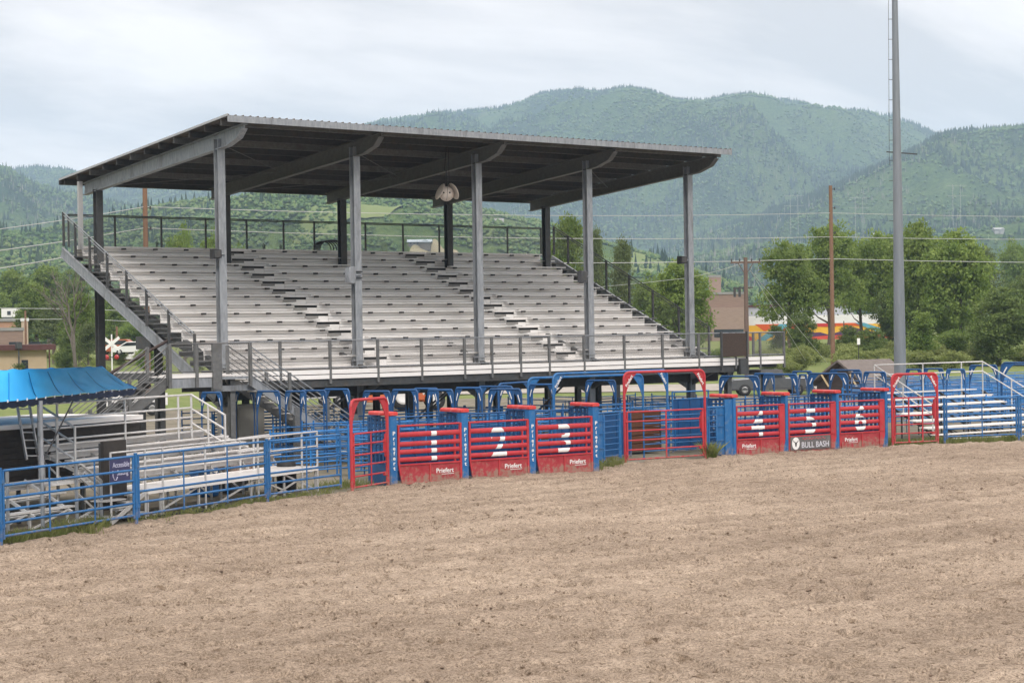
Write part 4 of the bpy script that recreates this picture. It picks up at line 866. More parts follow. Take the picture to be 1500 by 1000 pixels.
# ------------------------------------------------ bench stand at the right
rb=thing('aluminium_bench_stand','aluminium bench stand with tall white rails at the right end of the arena','bleacher',(60.2,48.0,0),R_(-4))
for k in range(6):
    y=.0+.62*k;z=.45+.27*k;x1=6.6 if k<5 else 5.6
    MB().box(-.6 if k<4 else 0,6.6-.25*max(0,k-2),y,y+.27,z,z+.045).build('bench_plank',WHITE if 0 else ALUL,rb)
    MB().box(-.5,6.5,y-.35,y-.05,z-.24,z-.2).build('foot_plank',ALU,rb)
for x in (-.3,.9,2.3,3.7,5.1,6.4): MB().beam((x,-.1,.2),(x,3.3,1.75),.05,.08).beam((x,.1,0),(x,.1,.4),.05,.05,(0,1,0)).beam((x,1.7,0),(x,1.7,1.1),.05,.05,(0,1,0)).beam((x,3.2,0),(x,3.2,1.75),.05,.05,(0,1,0)).beam((x,.1,.1),(x+.7,1.7,1.0),.03,.03).beam((x+.7,.1,.1),(x,1.7,1.0),.03,.03).build('frame_support',GALVD,rb)
BX0,BX1=-.3,6.35
for d,nm in ((0,'back_rail'),(.42,'back_rail')):
    o=MB().path([(BX0+.15,.0,1.45-d),(BX0,.1,1.5-d),(BX0,3.2,3.02-d),(BX1,3.2,3.02-d),(BX1,.0,1.5-d)],.028,8).build('hand_rail',RAILW,rb)
for x,y,z in ((BX0,3.2,3.0),(2.6,3.2,3.0),(5.0,3.2,3.0),(BX1,3.2,3.0),(BX0,1.6,2.25),(BX1,1.6,2.25),(BX0,0,1.5),(BX1,0,1.5)): MB().tube((x,y,.2),(x,y,z),.028,8).build('rail_post',RAILW,rb)
wb=thing('white_bench','low white plank bench under the right bench stand','bench',(59.5,46.6,0),R_(-16))
MB().box(0,4.6,0,.25,.12,.15).build('plank',ALUL,wb);MB().box(.3,.36,.02,.22,0,.12).box(4.2,4.26,.02,.22,0,.12).build('foot',GALVD,wb)
# ================================================================== terrain
def azr(px_,py_): 
    d=ray(px_,py_);return math.atan2(d.y,d.x),d.z/math.hypot(d.x,d.y)
def prof(pts):
    a=[];t=[]
    for x,y in pts:
        p,q=azr(x,y);a.append(p);t.append(q)
    o=np.argsort(a);return np.array(a)[o],np.array(t)[o]
LAY=[ # (ridge distance, foot distance, profile)
 (4300,2300,prof([(-500,330),(-50,262),(0,257),(30,252),(55,249),(80,252),(110,256),(150,262),(230,262),(330,238),(450,205),(560,180),(600,173),(640,169),(690,166),(730,161),(760,153),(790,143),(830,136),(850,136),(880,140),(905,135),(925,133),(950,137),(990,151),(1030,152),(1060,145),(1100,140),(1130,144),(1200,158),(1250,164),(1310,172),(1340,184),(1375,200),(1420,214),(1500,236),(1800,290)])),
 (2700,1700,prof([(-500,180),(-50,236),(-15,242),(0,243),(12,245),(20,252),(45,266),(100,285),(200,310),(330,340),(600,400),(1800,470)])),
 (3100,1500,prof([(1900,150),(1600,178),(1500,189),(1440,194),(1400,198),(1375,203),(1340,224),(1300,244),(1200,288),(1100,326),(1000,352),(900,400),(600,450),(-500,470)])),
 (1250,620,prof([(-500,365),(-50,345),(0,341),(70,337),(140,324),(210,305),(300,288),(400,280),(560,274),(640,284),(704,303),(800,327),(860,352),(960,378),(1010,396),(1100,425),(1300,450),(1900,455)])),
 (2100,1300,prof([(-500,450),(800,420),(1000,380),(1150,352),(1300,330),(1400,322),(1500,310),(1900,280)])),
]
def hills(x,y):
    r=np.hypot(x,y);a=np.arctan2(y,x);h=np.full(r.shape,3.0)
    for k,(R1,R0,(pa,pt)) in enumerate(LAY):
        Hh=np.maximum(H+np.interp(a,pa,pt)*R1-1.5,3.0);t=np.clip((r-R0)/(R1-R0),0,1)
        s=t*t*(3-2*t)*.6+t*.4
        s=np.where(r>R1,np.clip(1-(r-R1)/(R1*.5),0,1)**1.2,s)
        sp=fbm(x/ (R1*.085)+k*7,y/(R1*.085),5,50+k)-.5
        env=np.clip(t*3,0,1)*np.clip((1-t)*3.2,0,1)*(r<R1)
        hk=3+(Hh-3)*s+env*sp*(Hh-3)*.95
        hk=np.minimum(hk,np.where(r<R1*.995,H+np.interp(a,pa,pt)*r-1.0,1e9))
        ske=(fbm(x/90,y/90,3,90+k)-.5)*R1*.0035
        h=np.maximum(h,hk+ske*np.clip(t,0,1))
    f=np.clip((r-420)/300,0,1);return 3+(h-3)*f
def bank(r):
    t=np.clip((r-128)/30,0,1);u=np.clip((r-175)/65,0,1);return -.045+ 1.2*t*t*(3-2*t)+1.6*u*u*(3-2*u)+.25*np.clip((r-240)/180,0,1)
na,nr=520,330
a0,a1=azr(1500+420,480)[0],azr(-420,480)[0]
A,Rr=np.meshgrid(np.linspace(a0,a1,na),400*(5200/400)**np.linspace(0,1,nr))
X=Rr*np.cos(A);Y=Rr*np.sin(A);Z=hills(X,Y)
i=np.arange(nr-1)[:,None]*na+np.arange(na-1)[None,:]
HILL=bpy.data.materials.new('hill_cover');HILL.use_nodes=True;nt=HILL.node_tree;N=nt.nodes;L=nt.links;b=N['Principled BSDF'];b.inputs['Roughness'].default_value=.95;b.inputs['Specular IOR Level'].default_value=.05
tc=N.new('ShaderNodeTexCoord')
def nz(s,d=6,ro=.65):
    n=N.new('ShaderNodeTexNoise');n.inputs['Scale'].default_value=s;n.inputs['Detail'].default_value=d;n.inputs['Roughness'].default_value=ro;L.new(tc.outputs['Object'],n.inputs[0]);return n.outputs[0]
def ramp(src,cols,pos):
    rp=N.new('ShaderNodeValToRGB');el=rp.color_ramp.elements
    el[0].position=pos[0];el[0].color=(*cols[0],1);el[1].position=pos[-1];el[1].color=(*cols[-1],1)
    for c,p in list(zip(cols,pos))[1:-1]: e=el.new(p);e.color=(*c,1)
    L.new(src,rp.inputs[0]);return rp.outputs[0]
def mix(f,a,b_):
    m=N.new('ShaderNodeMix');m.data_type='RGBA'
    if isinstance(f,float):m.inputs[0].default_value=f
    else:L.new(f,m.inputs[0])
    L.new(a,m.inputs[6])
    if isinstance(b_,tuple):m.inputs[7].default_value=(*b_,1)
    else:L.new(b_,m.inputs[7])
    return m.outputs[2]
c1=ramp(nz(.006,7),[(.025,.055,.02),(.055,.105,.03),(.12,.165,.05),(.22,.23,.10)],[.34,.46,.57,.68])
c2=ramp(nz(.05,5),[(.022,.05,.016),(.09,.14,.04)],[.35,.65])
c3=ramp(nz(.22,3),[(.02,.045,.014),(.12,.17,.05)],[.38,.62])
c=mix(.45,mix(.5,c1,c2),c3)
c=mix(ramp(nz(.0022,9,.68),[(0,0,0),(.8,.8,.8)],[.50,.56]),c,(.02,.042,.024))
c=mix(ramp(nz(.0045,8,.7),[(0,0,0),(.7,.7,.7)],[.68,.73]),c,(.26,.23,.17))
L.new(c,b.inputs[0]);bp=N.new('ShaderNodeBump');bp.inputs['Strength'].default_value=.8;bp.inputs['Distance'].default_value=6;L.new(nz(.12,5),bp.inputs['Height']);L.new(bp.outputs[0],b.inputs['Normal'])
hl_=npmesh('hills',np.stack([X,Y,Z],-1).reshape(-1,3),np.stack([i,i+1,i+na+1,i+na],-1).reshape(-1,4),HILL,True);struct(hl_)
# valley floor and bank, 120..430 m
rv=np.concatenate([np.linspace(112,180,50),np.linspace(186,440,30)]);A,Rr=np.meshgrid(np.linspace(a0,a1,200),rv)
X=Rr*np.cos(A);Y=Rr*np.sin(A);Z=bank(Rr)+.5*(fbm(X*.05,Y*.05,4,8)-.5)*np.clip((Rr-128)/30,0,1)
i=np.arange(len(rv)-1)[:,None]*200+np.arange(199)[None,:]
BANK=ground_material('bank_grass',[((.10,.16,.035),(.20,.23,.08)),((.22,.22,.10),(.10,.15,.035)),((.08,.13,.03),(.24,.25,.11))],[.05,.4,1.5],bump=.6,bs=3)
struct(npmesh('embankment',np.stack([X,Y,Z],-1).reshape(-1,3),np.stack([i,i+1,i+201,i+200],-1).reshape(-1,4),BANK,True))
# gravel road along the foot of the bank, on the ground in front of it
def ring(name,r0,r1,zo,m,ax=(-420,1920)):
    aa=np.linspace(azr(ax[1],480)[0],azr(ax[0],480)[0],160);V=[];
    for q in aa:
        for r in (r0,r1): V.append((r*math.cos(q),r*math.sin(q),float(bank(np.array(r)))+zo))
    return struct(MB().add(V,[(2*k,2*k+1,2*k+3,2*k+2) for k in range(159)]).build(name,m))
ring('road',134.5,140.5,.05,ground_material('gravel_road',[((.30,.27,.24),(.40,.37,.33)),((.26,.24,.21),(.42,.38,.34))],[.2,1.5],bump=.2,bs=10),(420,1920))
# ---- hill vegetation as one uncountable mass per kind
def veg(name,n,rr_,axr,shape,hgt,wid,m,label,dens=None,jx=.35):
    a=rng.uniform(azr(axr[1],480)[0],azr(axr[0],480)[0],n*3);r=np.sqrt(rng.uniform(rr_[0]**2,rr_[1]**2,n*3))
    x=r*np.cos(a);y=r*np.sin(a);keep=np.ones(len(x),bool)
    if dens: keep=dens(x,y,r,a)
    x,y,r=x[keep][:n],y[keep][:n],r[keep][:n];z=hills(x,y)
    # drop those on slopes facing away
    k=len(x);h=rng.uniform(*hgt,k);wv=rng.uniform(*wid,k)
    if shape=='cone':
        nb=5;ang=rng.uniform(0,6.28,k)[:,None]+np.arange(nb)*2*math.pi/nb
        base=np.stack([x[:,None]+np.cos(ang)*wv[:,None],y[:,None]+np.sin(ang)*wv[:,None],np.repeat((z+h*.08)[:,None],nb,1)],-1)
        apex=np.stack([x,y,z+h],-1)[:,None];V=np.concatenate([base,apex],1);f=np.array([(j,(j+1)%nb,nb) for j in range(nb)])
    else:
        o=np.array([(1,0,0),(0,1,0),(-1,0,0),(0,-1,0),(0,0,1),(0,0,-.5)],float);f=np.array([(0,1,4),(1,2,4),(2,3,4),(3,0,4),(1,0,5),(2,1,5),(3,2,5),(0,3,5)])
        ang=rng.uniform(0,6.28,k);c_,s_=np.cos(ang),np.sin(ang);P=np.repeat(o[None],k,0)*rng.uniform(.65,1.25,(k,6,1))
        X2=P[:,:,0]*c_[:,None]-P[:,:,1]*s_[:,None];Y2=P[:,:,0]*s_[:,None]+P[:,:,1]*c_[:,None]
        V=np.stack([x[:,None]+X2*wv[:,None],y[:,None]+Y2*wv[:,None],(z+h*.45)[:,None]+P[:,:,2]*h[:,None]*.55],-1)
    nv=V.shape[1];return tag(npmesh(name,V.reshape(-1,3),(f[None]+nv*np.arange(k)[:,None,None]).reshape(-1,3),m,True),label,'forest',kind='stuff')
def vmat(name,cs,sc=.03):
    m=bpy.data.materials.new(name);m.use_nodes=True;nt=m.node_tree;N_=nt.nodes;b=N_['Principled BSDF'];b.inputs['Roughness'].default_value=.9;b.inputs['Specular IOR Level'].default_value=.05
    t=N_.new('ShaderNodeTexCoord');n=N_.new('ShaderNodeTexNoise');n.inputs['Scale'].default_value=sc;n.inputs['Detail'].default_value=6;n.inputs['Roughness'].default_value=.75;nt.links.new(t.outputs['Object'],n.inputs[0])
    g=N_.new('ShaderNodeNewGeometry');ad=N_.new('ShaderNodeMath');ad.operation='MULTIPLY_ADD';nt.links.new(g.outputs['Random Per Island'],ad.inputs[0]);ad.inputs[1].default_value=.5;nt.links.new(n.outputs[0],ad.inputs[2])
    rp=N_.new('ShaderNodeValToRGB');el=rp.color_ramp.elements;el[0].position=.4;el[0].color=(*cs[0],1);el[1].position=1.0;el[1].color=(*cs[-1],1)
    for q,cc in enumerate(cs[1:-1]): e=el.new(.4+.6*(q+1)/(len(cs)-1));e.color=(*cc,1)
    nt.links.new(ad.outputs[0],rp.inputs[0]);nt.links.new(rp.outputs[0],b.inputs[0]);return m
VC=vmat('conifer_mass',[(.010,.024,.015),(.02,.04,.022),(.04,.06,.03)]);VA=vmat('aspen_mass',[(.04,.08,.03),(.08,.135,.045),(.14,.19,.07)]);VS=vmat('scrub_mass',[(.055,.10,.035),(.075,.13,.045),(.105,.16,.055),(.15,.19,.075)],.008);VD=vmat('dead_trees',[(.16,.14,.13),(.24,.22,.20)])
AX=(-250,1750)
nsz=lambda x,y,s,sd:fbm(x/s,y/s,4,sd)
FIELD=[(pd(520,352,1)*1.0)]
def infield(x,y,r,a):
    f=np.zeros(x.shape,bool)
    for (ax_,r0,r1) in ((545,830,930),(640,840,900),(900,900,1080)):
        q=azr(ax_,480)[0];f|=(np.abs(a-q)<.018)&(r>r0)&(r<r1)&(nsz(x,y,60,5)>.42)
    return f
veg('far_aspen_forest',60000,(2400,4500),AX,'blob',(4,8),(2.5,5),VA,'hazy green aspen forest covering the far mountain',lambda x,y,r,a:nsz(x,y,160,61)+.12*rng.random(x.shape)>.50)
veg('far_conifer_forest',26000,(2400,4500),AX,'cone',(8,15),(1.8,3.2),VC,'hazy dark conifer stands on the far mountain',lambda x,y,r,a:(nsz(x,y,260,62)+.10*rng.random(x.shape)>.575))
veg('mid_aspen_forest',60000,(1300,3150),AX,'blob',(3,6),(1.6,3.4),VA,'green aspen groves on the middle slopes',lambda x,y,r,a:nsz(x,y,120,63)+.3*rng.random(x.shape)>.52)
veg('mid_conifer_forest',14000,(1250,3150),AX,'cone',(6,13),(1.3,2.4),VC,'dark conifers scattered over the middle slopes',lambda x,y,r,a:(nsz(x,y,150,64)+.2*rng.random(x.shape)>.64))
veg('near_scrub',60000,(480,1300),AX,'blob',(1.2,3.4),(.9,2.4),VS,'bright green oak scrub on the near hillside',lambda x,y,r,a:(nsz(x,y,45,65)+.2*rng.random(x.shape)>.48)&~infield(x,y,r,a))
veg('near_conifer_forest',900,(600,1330),AX,'cone',(5,10),(.9,1.6),VC,'dark conifers dotted over the near hillside',lambda x,y,r,a:(nsz(x,y,110,66)>.60)|((a>azr(330,480)[0])&(r>1050)&(nsz(x,y,60,68)>.48)))
veg('dead_tree_scatter',5000,(1400,3100),AX,'cone',(7,12),(.35,.6),VD,'pale dead trees standing among the forest on the middle slopes',lambda x,y,r,a:nsz(x,y,200,67)>.54)
# ridge line conifers and pale fields
def ridge(n,R,x0,x1,hgt):
    pass
FLD=ground_material('pale_field',[((.27,.21,.15),(.36,.29,.22)),((.28,.26,.15),(.2,.22,.1))],[.02,.1],bump=.2,bs=1)
def patch(px0,px1,r0,r1,name,m,seed):
    q0,q1=azr(px1,480)[0],azr(px0,480)[0];nu,nv=30,12;V=[]
    for j in range(nv+1):
        for i_ in range(nu+1):
            u=i_/nu;v=j/nv;q=q0+(q1-q0)*u;w_=math.sin(math.pi*u)**.5;n_=vnoise(np.array(u*6.+seed),np.array(v*2.),seed)-.5
            r=(r0+r1)/2+(r1-r0)*(v-.5)*w_*(1+.6*n_);V.append((r*math.cos(q),r*math.sin(q),0))
    V=np.array(V);V[:,2]=hills(V[:,0],V[:,1])+1.2
    return struct(npmesh(name,V,np.array([(j*(nu+1)+i_,j*(nu+1)+i_+1,(j+1)*(nu+1)+i_+1,(j+1)*(nu+1)+i_) for j in range(nv) for i_ in range(nu)]),m,True))
patch(440,600,790,850,'bare_field',FLD,2);patch(600,680,850,890,'bare_field',FLD,5)
GF=ground_material('pale_grass_field',[((.13,.18,.06),(.19,.22,.09)),((.17,.2,.08),(.12,.17,.055))],[.02,.1],bump=.2,bs=1)
patch(640,800,790,850,'grass_field',GF,7);patch(900,1010,900,1010,'grass_field',GF,9);patch(430,600,905,950,'grass_field',GF,3)
# ================================================================== haze
HZ=bpy.data.materials.new('haze_air');HZ.use_nodes=True;nt=HZ.node_tree;N=nt.nodes;N.remove(N['Principled BSDF']);pv=N.new('ShaderNodeVolumePrincipled');pv.inputs['Color'].default_value=(.56,.755,1,1);pv.inputs['Density'].default_value=1.7e-4;pv.inputs['Anisotropy'].default_value=0.0;nt.links.new(pv.outputs[0],N['Material Output'].inputs['Volume'])
tag(MB().box(-5400,5400,-5400,5400,-1.36,660).build('haze',HZ),'thin bluish haze filling the valley air','haze',kind='stuff')
# ================================================================== trees
def leafquads(P,size,flat=.0):
    n=len(P);d=rng.normal(size=(n,3));d/=np.linalg.norm(d,axis=1)[:,None];t=rng.normal(size=(n,3));u=np.cross(d,t);u/=np.linalg.norm(u,axis=1)[:,None];v=np.cross(d,u)
    s=size*rng.uniform(.6,1.3,(n,1));u=u*s;v=v*s*rng.uniform(.5,.9,(n,1))
    return np.stack([P-u-v*.3,P-v,P+u+v*.3,P+v],1).reshape(-1,3),np.arange(4*n).reshape(-1,4)
def crown(n,H_,W_,base,seed,nbl=9,leaf=.17,col='round',clump=.55):
    """leaf clumps spread through several overlapping lobes"""
    rg=np.random.default_rng(seed);lobes=[]
    for k in range(nbl):
        t=rg.uniform(.05,1);a=rg.uniform(0,6.28);rad=W_*.5*(math.sin(math.pi*(.12+.80*t))**.8)*rg.uniform(.15,.72)
        lobes.append((rad*math.cos(a),rad*math.sin(a),base+(H_-base)*(.12+.74*t),W_*rg.uniform(.16,.30),(H_-base)*rg.uniform(.11,.19)))
    lobes.append((0,0,base+(H_-base)*.45,W_*.30,(H_-base)*.34));lobes.append((0,0,H_-(H_-base)*.2,W_*.2,(H_-base)*.17))
    P=[];nc=n//22
    for c in range(nc):
        l=lobes[rg.integers(len(lobes))];d=rg.normal(size=3);d/=np.linalg.norm(d);r=rg.uniform(.35,1.08)**.6
        c0=np.array([l[0]+d[0]*l[3]*r,l[1]+d[1]*l[3]*r,l[2]+d[2]*l[4]*r]);P.append(c0+rg.normal(0,clump,(22,3))*np.array([1,1,.6])*rg.uniform(.5,1.2))
    return np.concatenate(P)
def trunk(H_,seed,n=7,r=.28,spread=.30,W_=8,z0=.28):
    rg=random.Random(seed);mb=MB();top=Vector((rg.uniform(-.4,.4),rg.uniform(-.4,.4),H_*.86))
    pts=[Vector((0,0,-.3)).lerp(top,t)+Vector((rg.uniform(-.2,.2),rg.uniform(-.2,.2),0))*(1 if 0<t<1 else 0) for t in (0,.2,.4,.6,.8,1)]
    mb.path(pts,r,8,[r*1.25,r,r*.8,r*.55,r*.32,r*.1])
    for k in range(n):
        t=z0+(.8-z0)*k/n;p=Vector((0,0,-.3)).lerp(top,t);a=rg.uniform(0,6.28);ln=W_*.45*rg.uniform(.6,1.)
        e=p+Vector((math.cos(a)*ln,math.sin(a)*ln,ln*rg.uniform(.5,1.1)));m_=p.lerp(e,.5)+Vector((0,0,-.1*ln))
        rb=r*(1-t)*.55;mb.path([p,m_,e],rb,6,[rb,rb*.6,rb*.15])
    return mb
LG=[leafmat('cottonwood_leaves',(.11,.18,.035),(.27,.34,.09),scale=.6,tr=.45),leafmat('dark_leaves',(.08,.13,.035),(.20,.255,.075),scale=.6,tr=.35),leafmat('willow_leaves',(.18,.23,.06),(.34,.37,.14),tr=.4),leafmat('grey_green_leaves',(.10,.14,.05),(.19,.23,.09)),leafmat('bright_leaves',(.11,.19,.035),(.24,.31,.08),tr=.4)]
SPR=leafmat('spruce_needles',(.018,.038,.02),(.04,.065,.035),tr=.1)
def mktree(kind,leafm,H_,W_,n,base,seed,leaf=.17,clump=.55,nbl=9,name='tree',trk=True):
    t=thing(name,'x','tree',(0,0,-500));P=crown(n,H_,W_,base,seed,nbl,leaf,clump=clump);V,Fq=leafquads(P,leaf);npmesh('crown',V,Fq,leafm,parent=t)
    if trk: trunk(H_,seed,W_=W_,r=H_*.022,z0=base/H_*.9+.05).build('trunk',BARK,t)
    return t
protos={}
protos['cw1']=mktree(0,LG[0],15,11,22000,.8,1,.19,.42,17)
protos['cw2']=mktree(0,LG[0],15,9,19000,.6,2,.19,.40,15)
protos['dk']=mktree(0,LG[1],12,10,15000,.2,3,.18,.40,14)
protos['hi']=mktree(0,LG[0],15,11,17000,3.7,21,.19,.42,14)
protos['gg']=mktree(0,LG[3],13,7,9000,2.5,4,.16,.55,10)
protos['br']=mktree(0,LG[4],12,8,13000,.3,5,.16,.5,11)
protos['bush']=mktree(0,LG[2],3,4.5,6500,0.0,6,.09,.22,10,'bush')
protos['yb']=mktree(0,LG[4],7,4.5,7000,.4,8,.13,.35,9)
protos['sp']=None
t=thing('spruce_tree','x','tree',(0,0,-500));Pn=[]
for k in range(16):
    z=1+11*k/16;w_=2.6*(1-k/16.)**.9+.15
    for q in range(int(8+10*(1-k/16))):
        a=rng.uniform(0,6.28);L_=w_*rng.uniform(.7,1.1);u_=rng.uniform(.15,1,26)[:,None];Pn.append(np.array([0,0,z])+np.array([math.cos(a)*L_,math.sin(a)*L_,-.25*L_])*u_+rng.normal(0,.12,(26,3)))
V,Fq=leafquads(np.concatenate(Pn),.13);npmesh('crown',V,Fq,SPR,parent=t);MB().tube((0,0,-.3),(0,0,12),.16,8,.02).build('trunk',BARK,t);protos['sp']=t
PH_={'hi':15,'cw1':15,'cw2':15,'dk':12,'gg':13,'br':12,'bush':3,'yb':7,'sp':12.3};PW={'hi':10.5,'cw1':10.5,'cw2':9,'dk':10,'gg':7.5,'br':8.2,'bush':5,'yb':4.6,'sp':5}
used=set()
def tree(kind,px_,ytop,wpx,R,label,group=None,cat='tree',rot=None):
    top=pd(px_,ytop,R);zb=float(bank(np.array(R))) if R<440 else float(hills(np.array([top.x]),np.array([top.y]))[0])
    h=(top.z-zb)/PH_[kind];w_=wpx/2715*R/PW[kind]
    o=protos[kind];loc=(top.x,top.y,zb-.05)
    if kind in used:o=dup(o,loc,0)
    o.location=loc;o.rotation_euler=(0,0,random.uniform(0,6.28) if rot is None else rot);o.scale=(w_,w_,h)
    used.add(kind);o['label']=label
    if group:o['group']=group
    elif 'group' in o: del o['group']
    o['category']=cat;return o
tree('cw2',828,306,62,185,'tall leafy tree just right of the last back column of the stand')
tree('gg',872,330,36,190,'slim grey green tree behind the fourth front column of the stand')
tree('gg',912,345,48,180,'sparse slim tree above the right stepped end of the bench rows')
tree('br',952,395,60,175,'low rounded tree left of the last front column of the stand')
tree('cw1',995,372,105,165,'broad green tree behind the last front column of the stand')
tree('br',1052,508,60,150,'low bright bush like tree under the brick building')
tree('hi',1156,350,104,185,'leafy tree between the crossarm pole and the tall brown pole')
tree('hi',1212,325,108,205,'large tree behind the tall brown utility pole')
tree('dk',1176,455,58,180,'dark low tree around the thin black pole')
tree('hi',1258,350,84,215,'tree crown to the right of the tall brown utility pole')
tree('hi',1292,336,88,210,'tree just left of the light pole above the mural')
tree('cw1',1345,311,96,190,'tallest dark green tree directly right of the light pole')
tree('cw1',1405,325,122,185,'massive round tree in the group right of the light pole',rot=1.2)
tree('dk',1462,418,112,160,'dark rounded low tree at the right edge of the photo')
tree('br',1484,345,62,380,'light green tree far back at the right edge')
tree('gg',1440,360,60,300,'pale tree between the big round tree and the right edge')
tree('dk',1244,474,40,190,'dark shrub before the mural right of the tall brown pole')
tree('yb',1138,474,36,190,'small bright shrub before the left part of the mural')
tree('yb',1352,455,52,158,'young conical tree at the foot of the light pole')
tree('dk',1272,478,56,170,'dark shrub tree below the mural left of the light pole')
tree('br',1395,480,70,165,'bright low tree under the massive round tree')
tree('dk',1385,370,90,230,'dark tree filling behind the massive round tree')
tree('dk',1310,420,70,200,'dark low crown behind the light pole')
tree('dk',1500,400,60,230,'dark tree cut off by the right edge')
tree('br',268,322,58,200,'bright green tree seen through the back rail right of the brown pole')
tree('br',318,326,60,215,'bright green tree seen through the back rail left of the first columns')
tree('br',352,350,42,205,'small bright tree just right of the first columns above the rows')
tree('sp',230,340,22,190,'dark spruce close to the right side of the brown pole')
tree('sp',386,347,26,240,'spruce above the bench rows, left one of two')
tree('sp',411,348,22,245,'spruce above the bench rows, right one of two')
tree('sp',866,560,16,200,'short spruce under the walkway') if 0 else None
tree('br',196,470,60,260,'bright tree low behind the side stair of the stand')
tree('cw2',52,410,70,240,'leafy tree rising behind the brown brick building at the left')
tree('br',142,440,48,230,'bright leafy tree right of the back left column')
tree('cw1',20,388,80,330,'green tree far left below the hills')
tree('cw2',70,384,80,350,'green tree at the far left, behind the cottonwoods')
tree('cw1',-25,402,80,300,'green tree cut off by the left edge')
tree('dk',110,392,60,330,'dark tree behind the left end of the stand')
tree('gg',78,440,62,205,'sparse cottonwood over the tan flat roofed building')
tree('cw2',116,425,56,190,'leafy cottonwood just left of the back left column')
tree('gg',128,470,44,175,'grey green cottonwood at the foot of the back left column')
tree('dk',98,478,44,180,'dark low tree right of the tan flat roofed building')
tree('dk',208,432,76,300,'dark tree behind the side stair of the stand')
tree('cw1',165,425,60,280,'tree seen between the back left column and the side stair')
tree('br',24,492,22,165,'bright shrub behind the tan building roof') if 0 else None
tree('yb',214,508,40,175,'green shrub beside the parked white car')
for k,(x_,y_,w_,R) in enumerate([(700,357,24,640),(594,345,20,700),(560,352,24,690)]): tree('dk',x_,y_,w_,R,['single dark tree on the hillside below the brown house','small dark tree beside the bare field','dark tree at the left end of the bare field'][k])
# dead grey tree
dt=thing('bare_tree','leafless grey tree by the left end of the stand','tree',tuple(pd(112,560,170).xy)+(float(bank(np.array(170.))),));dt.scale=(.8,.8,.8)
mb=MB();rg=random.Random(4)
def branch(p,d,l,r,dep):
    e=p+d*l;m_=p.lerp(e,.5)+Vector((rg.uniform(-.1,.1),rg.uniform(-.1,.1),0))*l;mb.path([p,m_,e],r,5,[r,r*.8,r*.6])
    if dep:
        for k in range(3):
            nd=(d+Vector((rg.uniform(-.7,.7),rg.uniform(-.7,.7),rg.uniform(-.1,.5)))).normalized();branch(e if k<2 else m_,nd,l*rg.uniform(.6,.8),r*.58,dep-1)
branch(Vector((0,0,-.2)),Vector((-.05,0,1)),5.0,.26,4);mb.build('limbs',mat('grey_bark',(.10,.085,.07),(.15,.13,.11),rough=.9),dt)
# brush on the bank
BG='willow bushes on the bank'
bl_=[]
for k in range(90):
    x_=rng.uniform(1115,1325) if k<54 else rng.uniform(1325,1560);R=rng.uniform(148,215);yb_=484-(x_-750)*.0157
    yt=yb_-(float(bank(np.array(R)))+rng.uniform(1.1,2.1)*(1 if R<185 else .7)-4.7)/R*2715
    tree('bush',x_,yt,rng.uniform(45,80)*150/R,R,'willow green bush in the thicket on the bank behind the pens',BG,'bush')
for k in range(16):
    x_=rng.uniform(-20,300);R=rng.uniform(160,230);yb_=484-(x_-750)*.0157;yt=yb_-(float(bank(np.array(R)))+rng.uniform(.9,1.8)-4.7)/R*2715
    tree('bush',x_,yt,rng.uniform(30,55)*150/R,R,'low green bush on the bank behind the left end of the stand','low bushes behind the left of the stand','bush')
# ================================================================== light pole and utility poles
b0=pz(1319.5,607,0);lp=thing('light_pole','tall tapered grey steel floodlight pole at the right with climbing pegs','light pole',b0)
POLEM=mat('pole_steel',(.17,.19,.21),(.23,.25,.27),scale=2,rough=.5,metal=.3,stretch=(3,3,.3))
R0=math.hypot(b0.x,b0.y);zt=30
rad=lambda z:.335-.0085*z
MB().tube((0,0,-.1),(0,0,zt),rad(0),20,rad(zt)).build('shaft',POLEM,lp)
cxv=Vector((cx.x,cx.y,0)).normalized()
for z in np.arange(8,26,1.05):
    for s in (-1,) if z<28 else (1,): MB().tube(cxv*s*rad(z)*.9+Vector((0,0,z)),cxv*s*(rad(z)+.2)+Vector((0,0,z)),.016,5).build('climbing_peg',GALVD,lp)
MB().tube(cxv*-1*(rad(10)+.16)+Vector((0,0,13)),cxv*-1*(rad(28)+.16)+Vector((0,0,zt)),.012,5).build('safety_cable',GALVD,lp)
MB().beam(cxv*-.55+Vector((0,0,13.7)),cxv*1.05+Vector((0,0,13.55)),.06,.06).build('cross_bar',GALVD,lp)
def upole(px_,ytop,R,r,label,m=WOODP,arms=(),xb=None,insul=()):
    top=pd(px_,ytop,R);zb=float(bank(np.array(R))) if R>128 else 0.
    t=thing('utility_pole',label,'utility pole',(top.x,top.y,zb));h=top.z-zb
    MB().tube((0,0,-.1),(0,0,h),r,12,r*.72).build('pole',m,t)
    for (dz,l) in arms:
        MB().beam(cxv*-l/2+Vector((0,0,h-dz)),cxv*l/2+Vector((0,0,h-dz)),.12,.14).build('crossarm',m,t)
        for s in (-1,1): MB().beam(cxv*s*l*.27+Vector((0,0,h-dz)),Vector((0,0,h-dz-.9)),.05,.05).build('arm_brace',m,t)
        for s in (-.47,-.2,.2,.47): MB().lathe([(.001,.2),(.05,.18),(.04,.12),(.06,.08),(.04,0)],c=cxv*s*l+Vector((0,0,h-dz+.07)),n=8).build('insulator',GALVD,t)
    for dz in insul:
        MB().beam(Vector((0,0,h-dz)),cxv*.35+Vector((0,0,h-dz-.02)),.06,.06).tube(cxv*.33+Vector((0,0,h-dz-.1)),cxv*.33+Vector((0,0,h-dz+.1)),.06,6).build('insulator_arm',GALVD,t)
    return t,Vector((top.x,top.y,top.z))
upole(211.5,240,120,.20,'thick brown wooden utility pole behind the left of the stand',insul=(2.8,4.1))
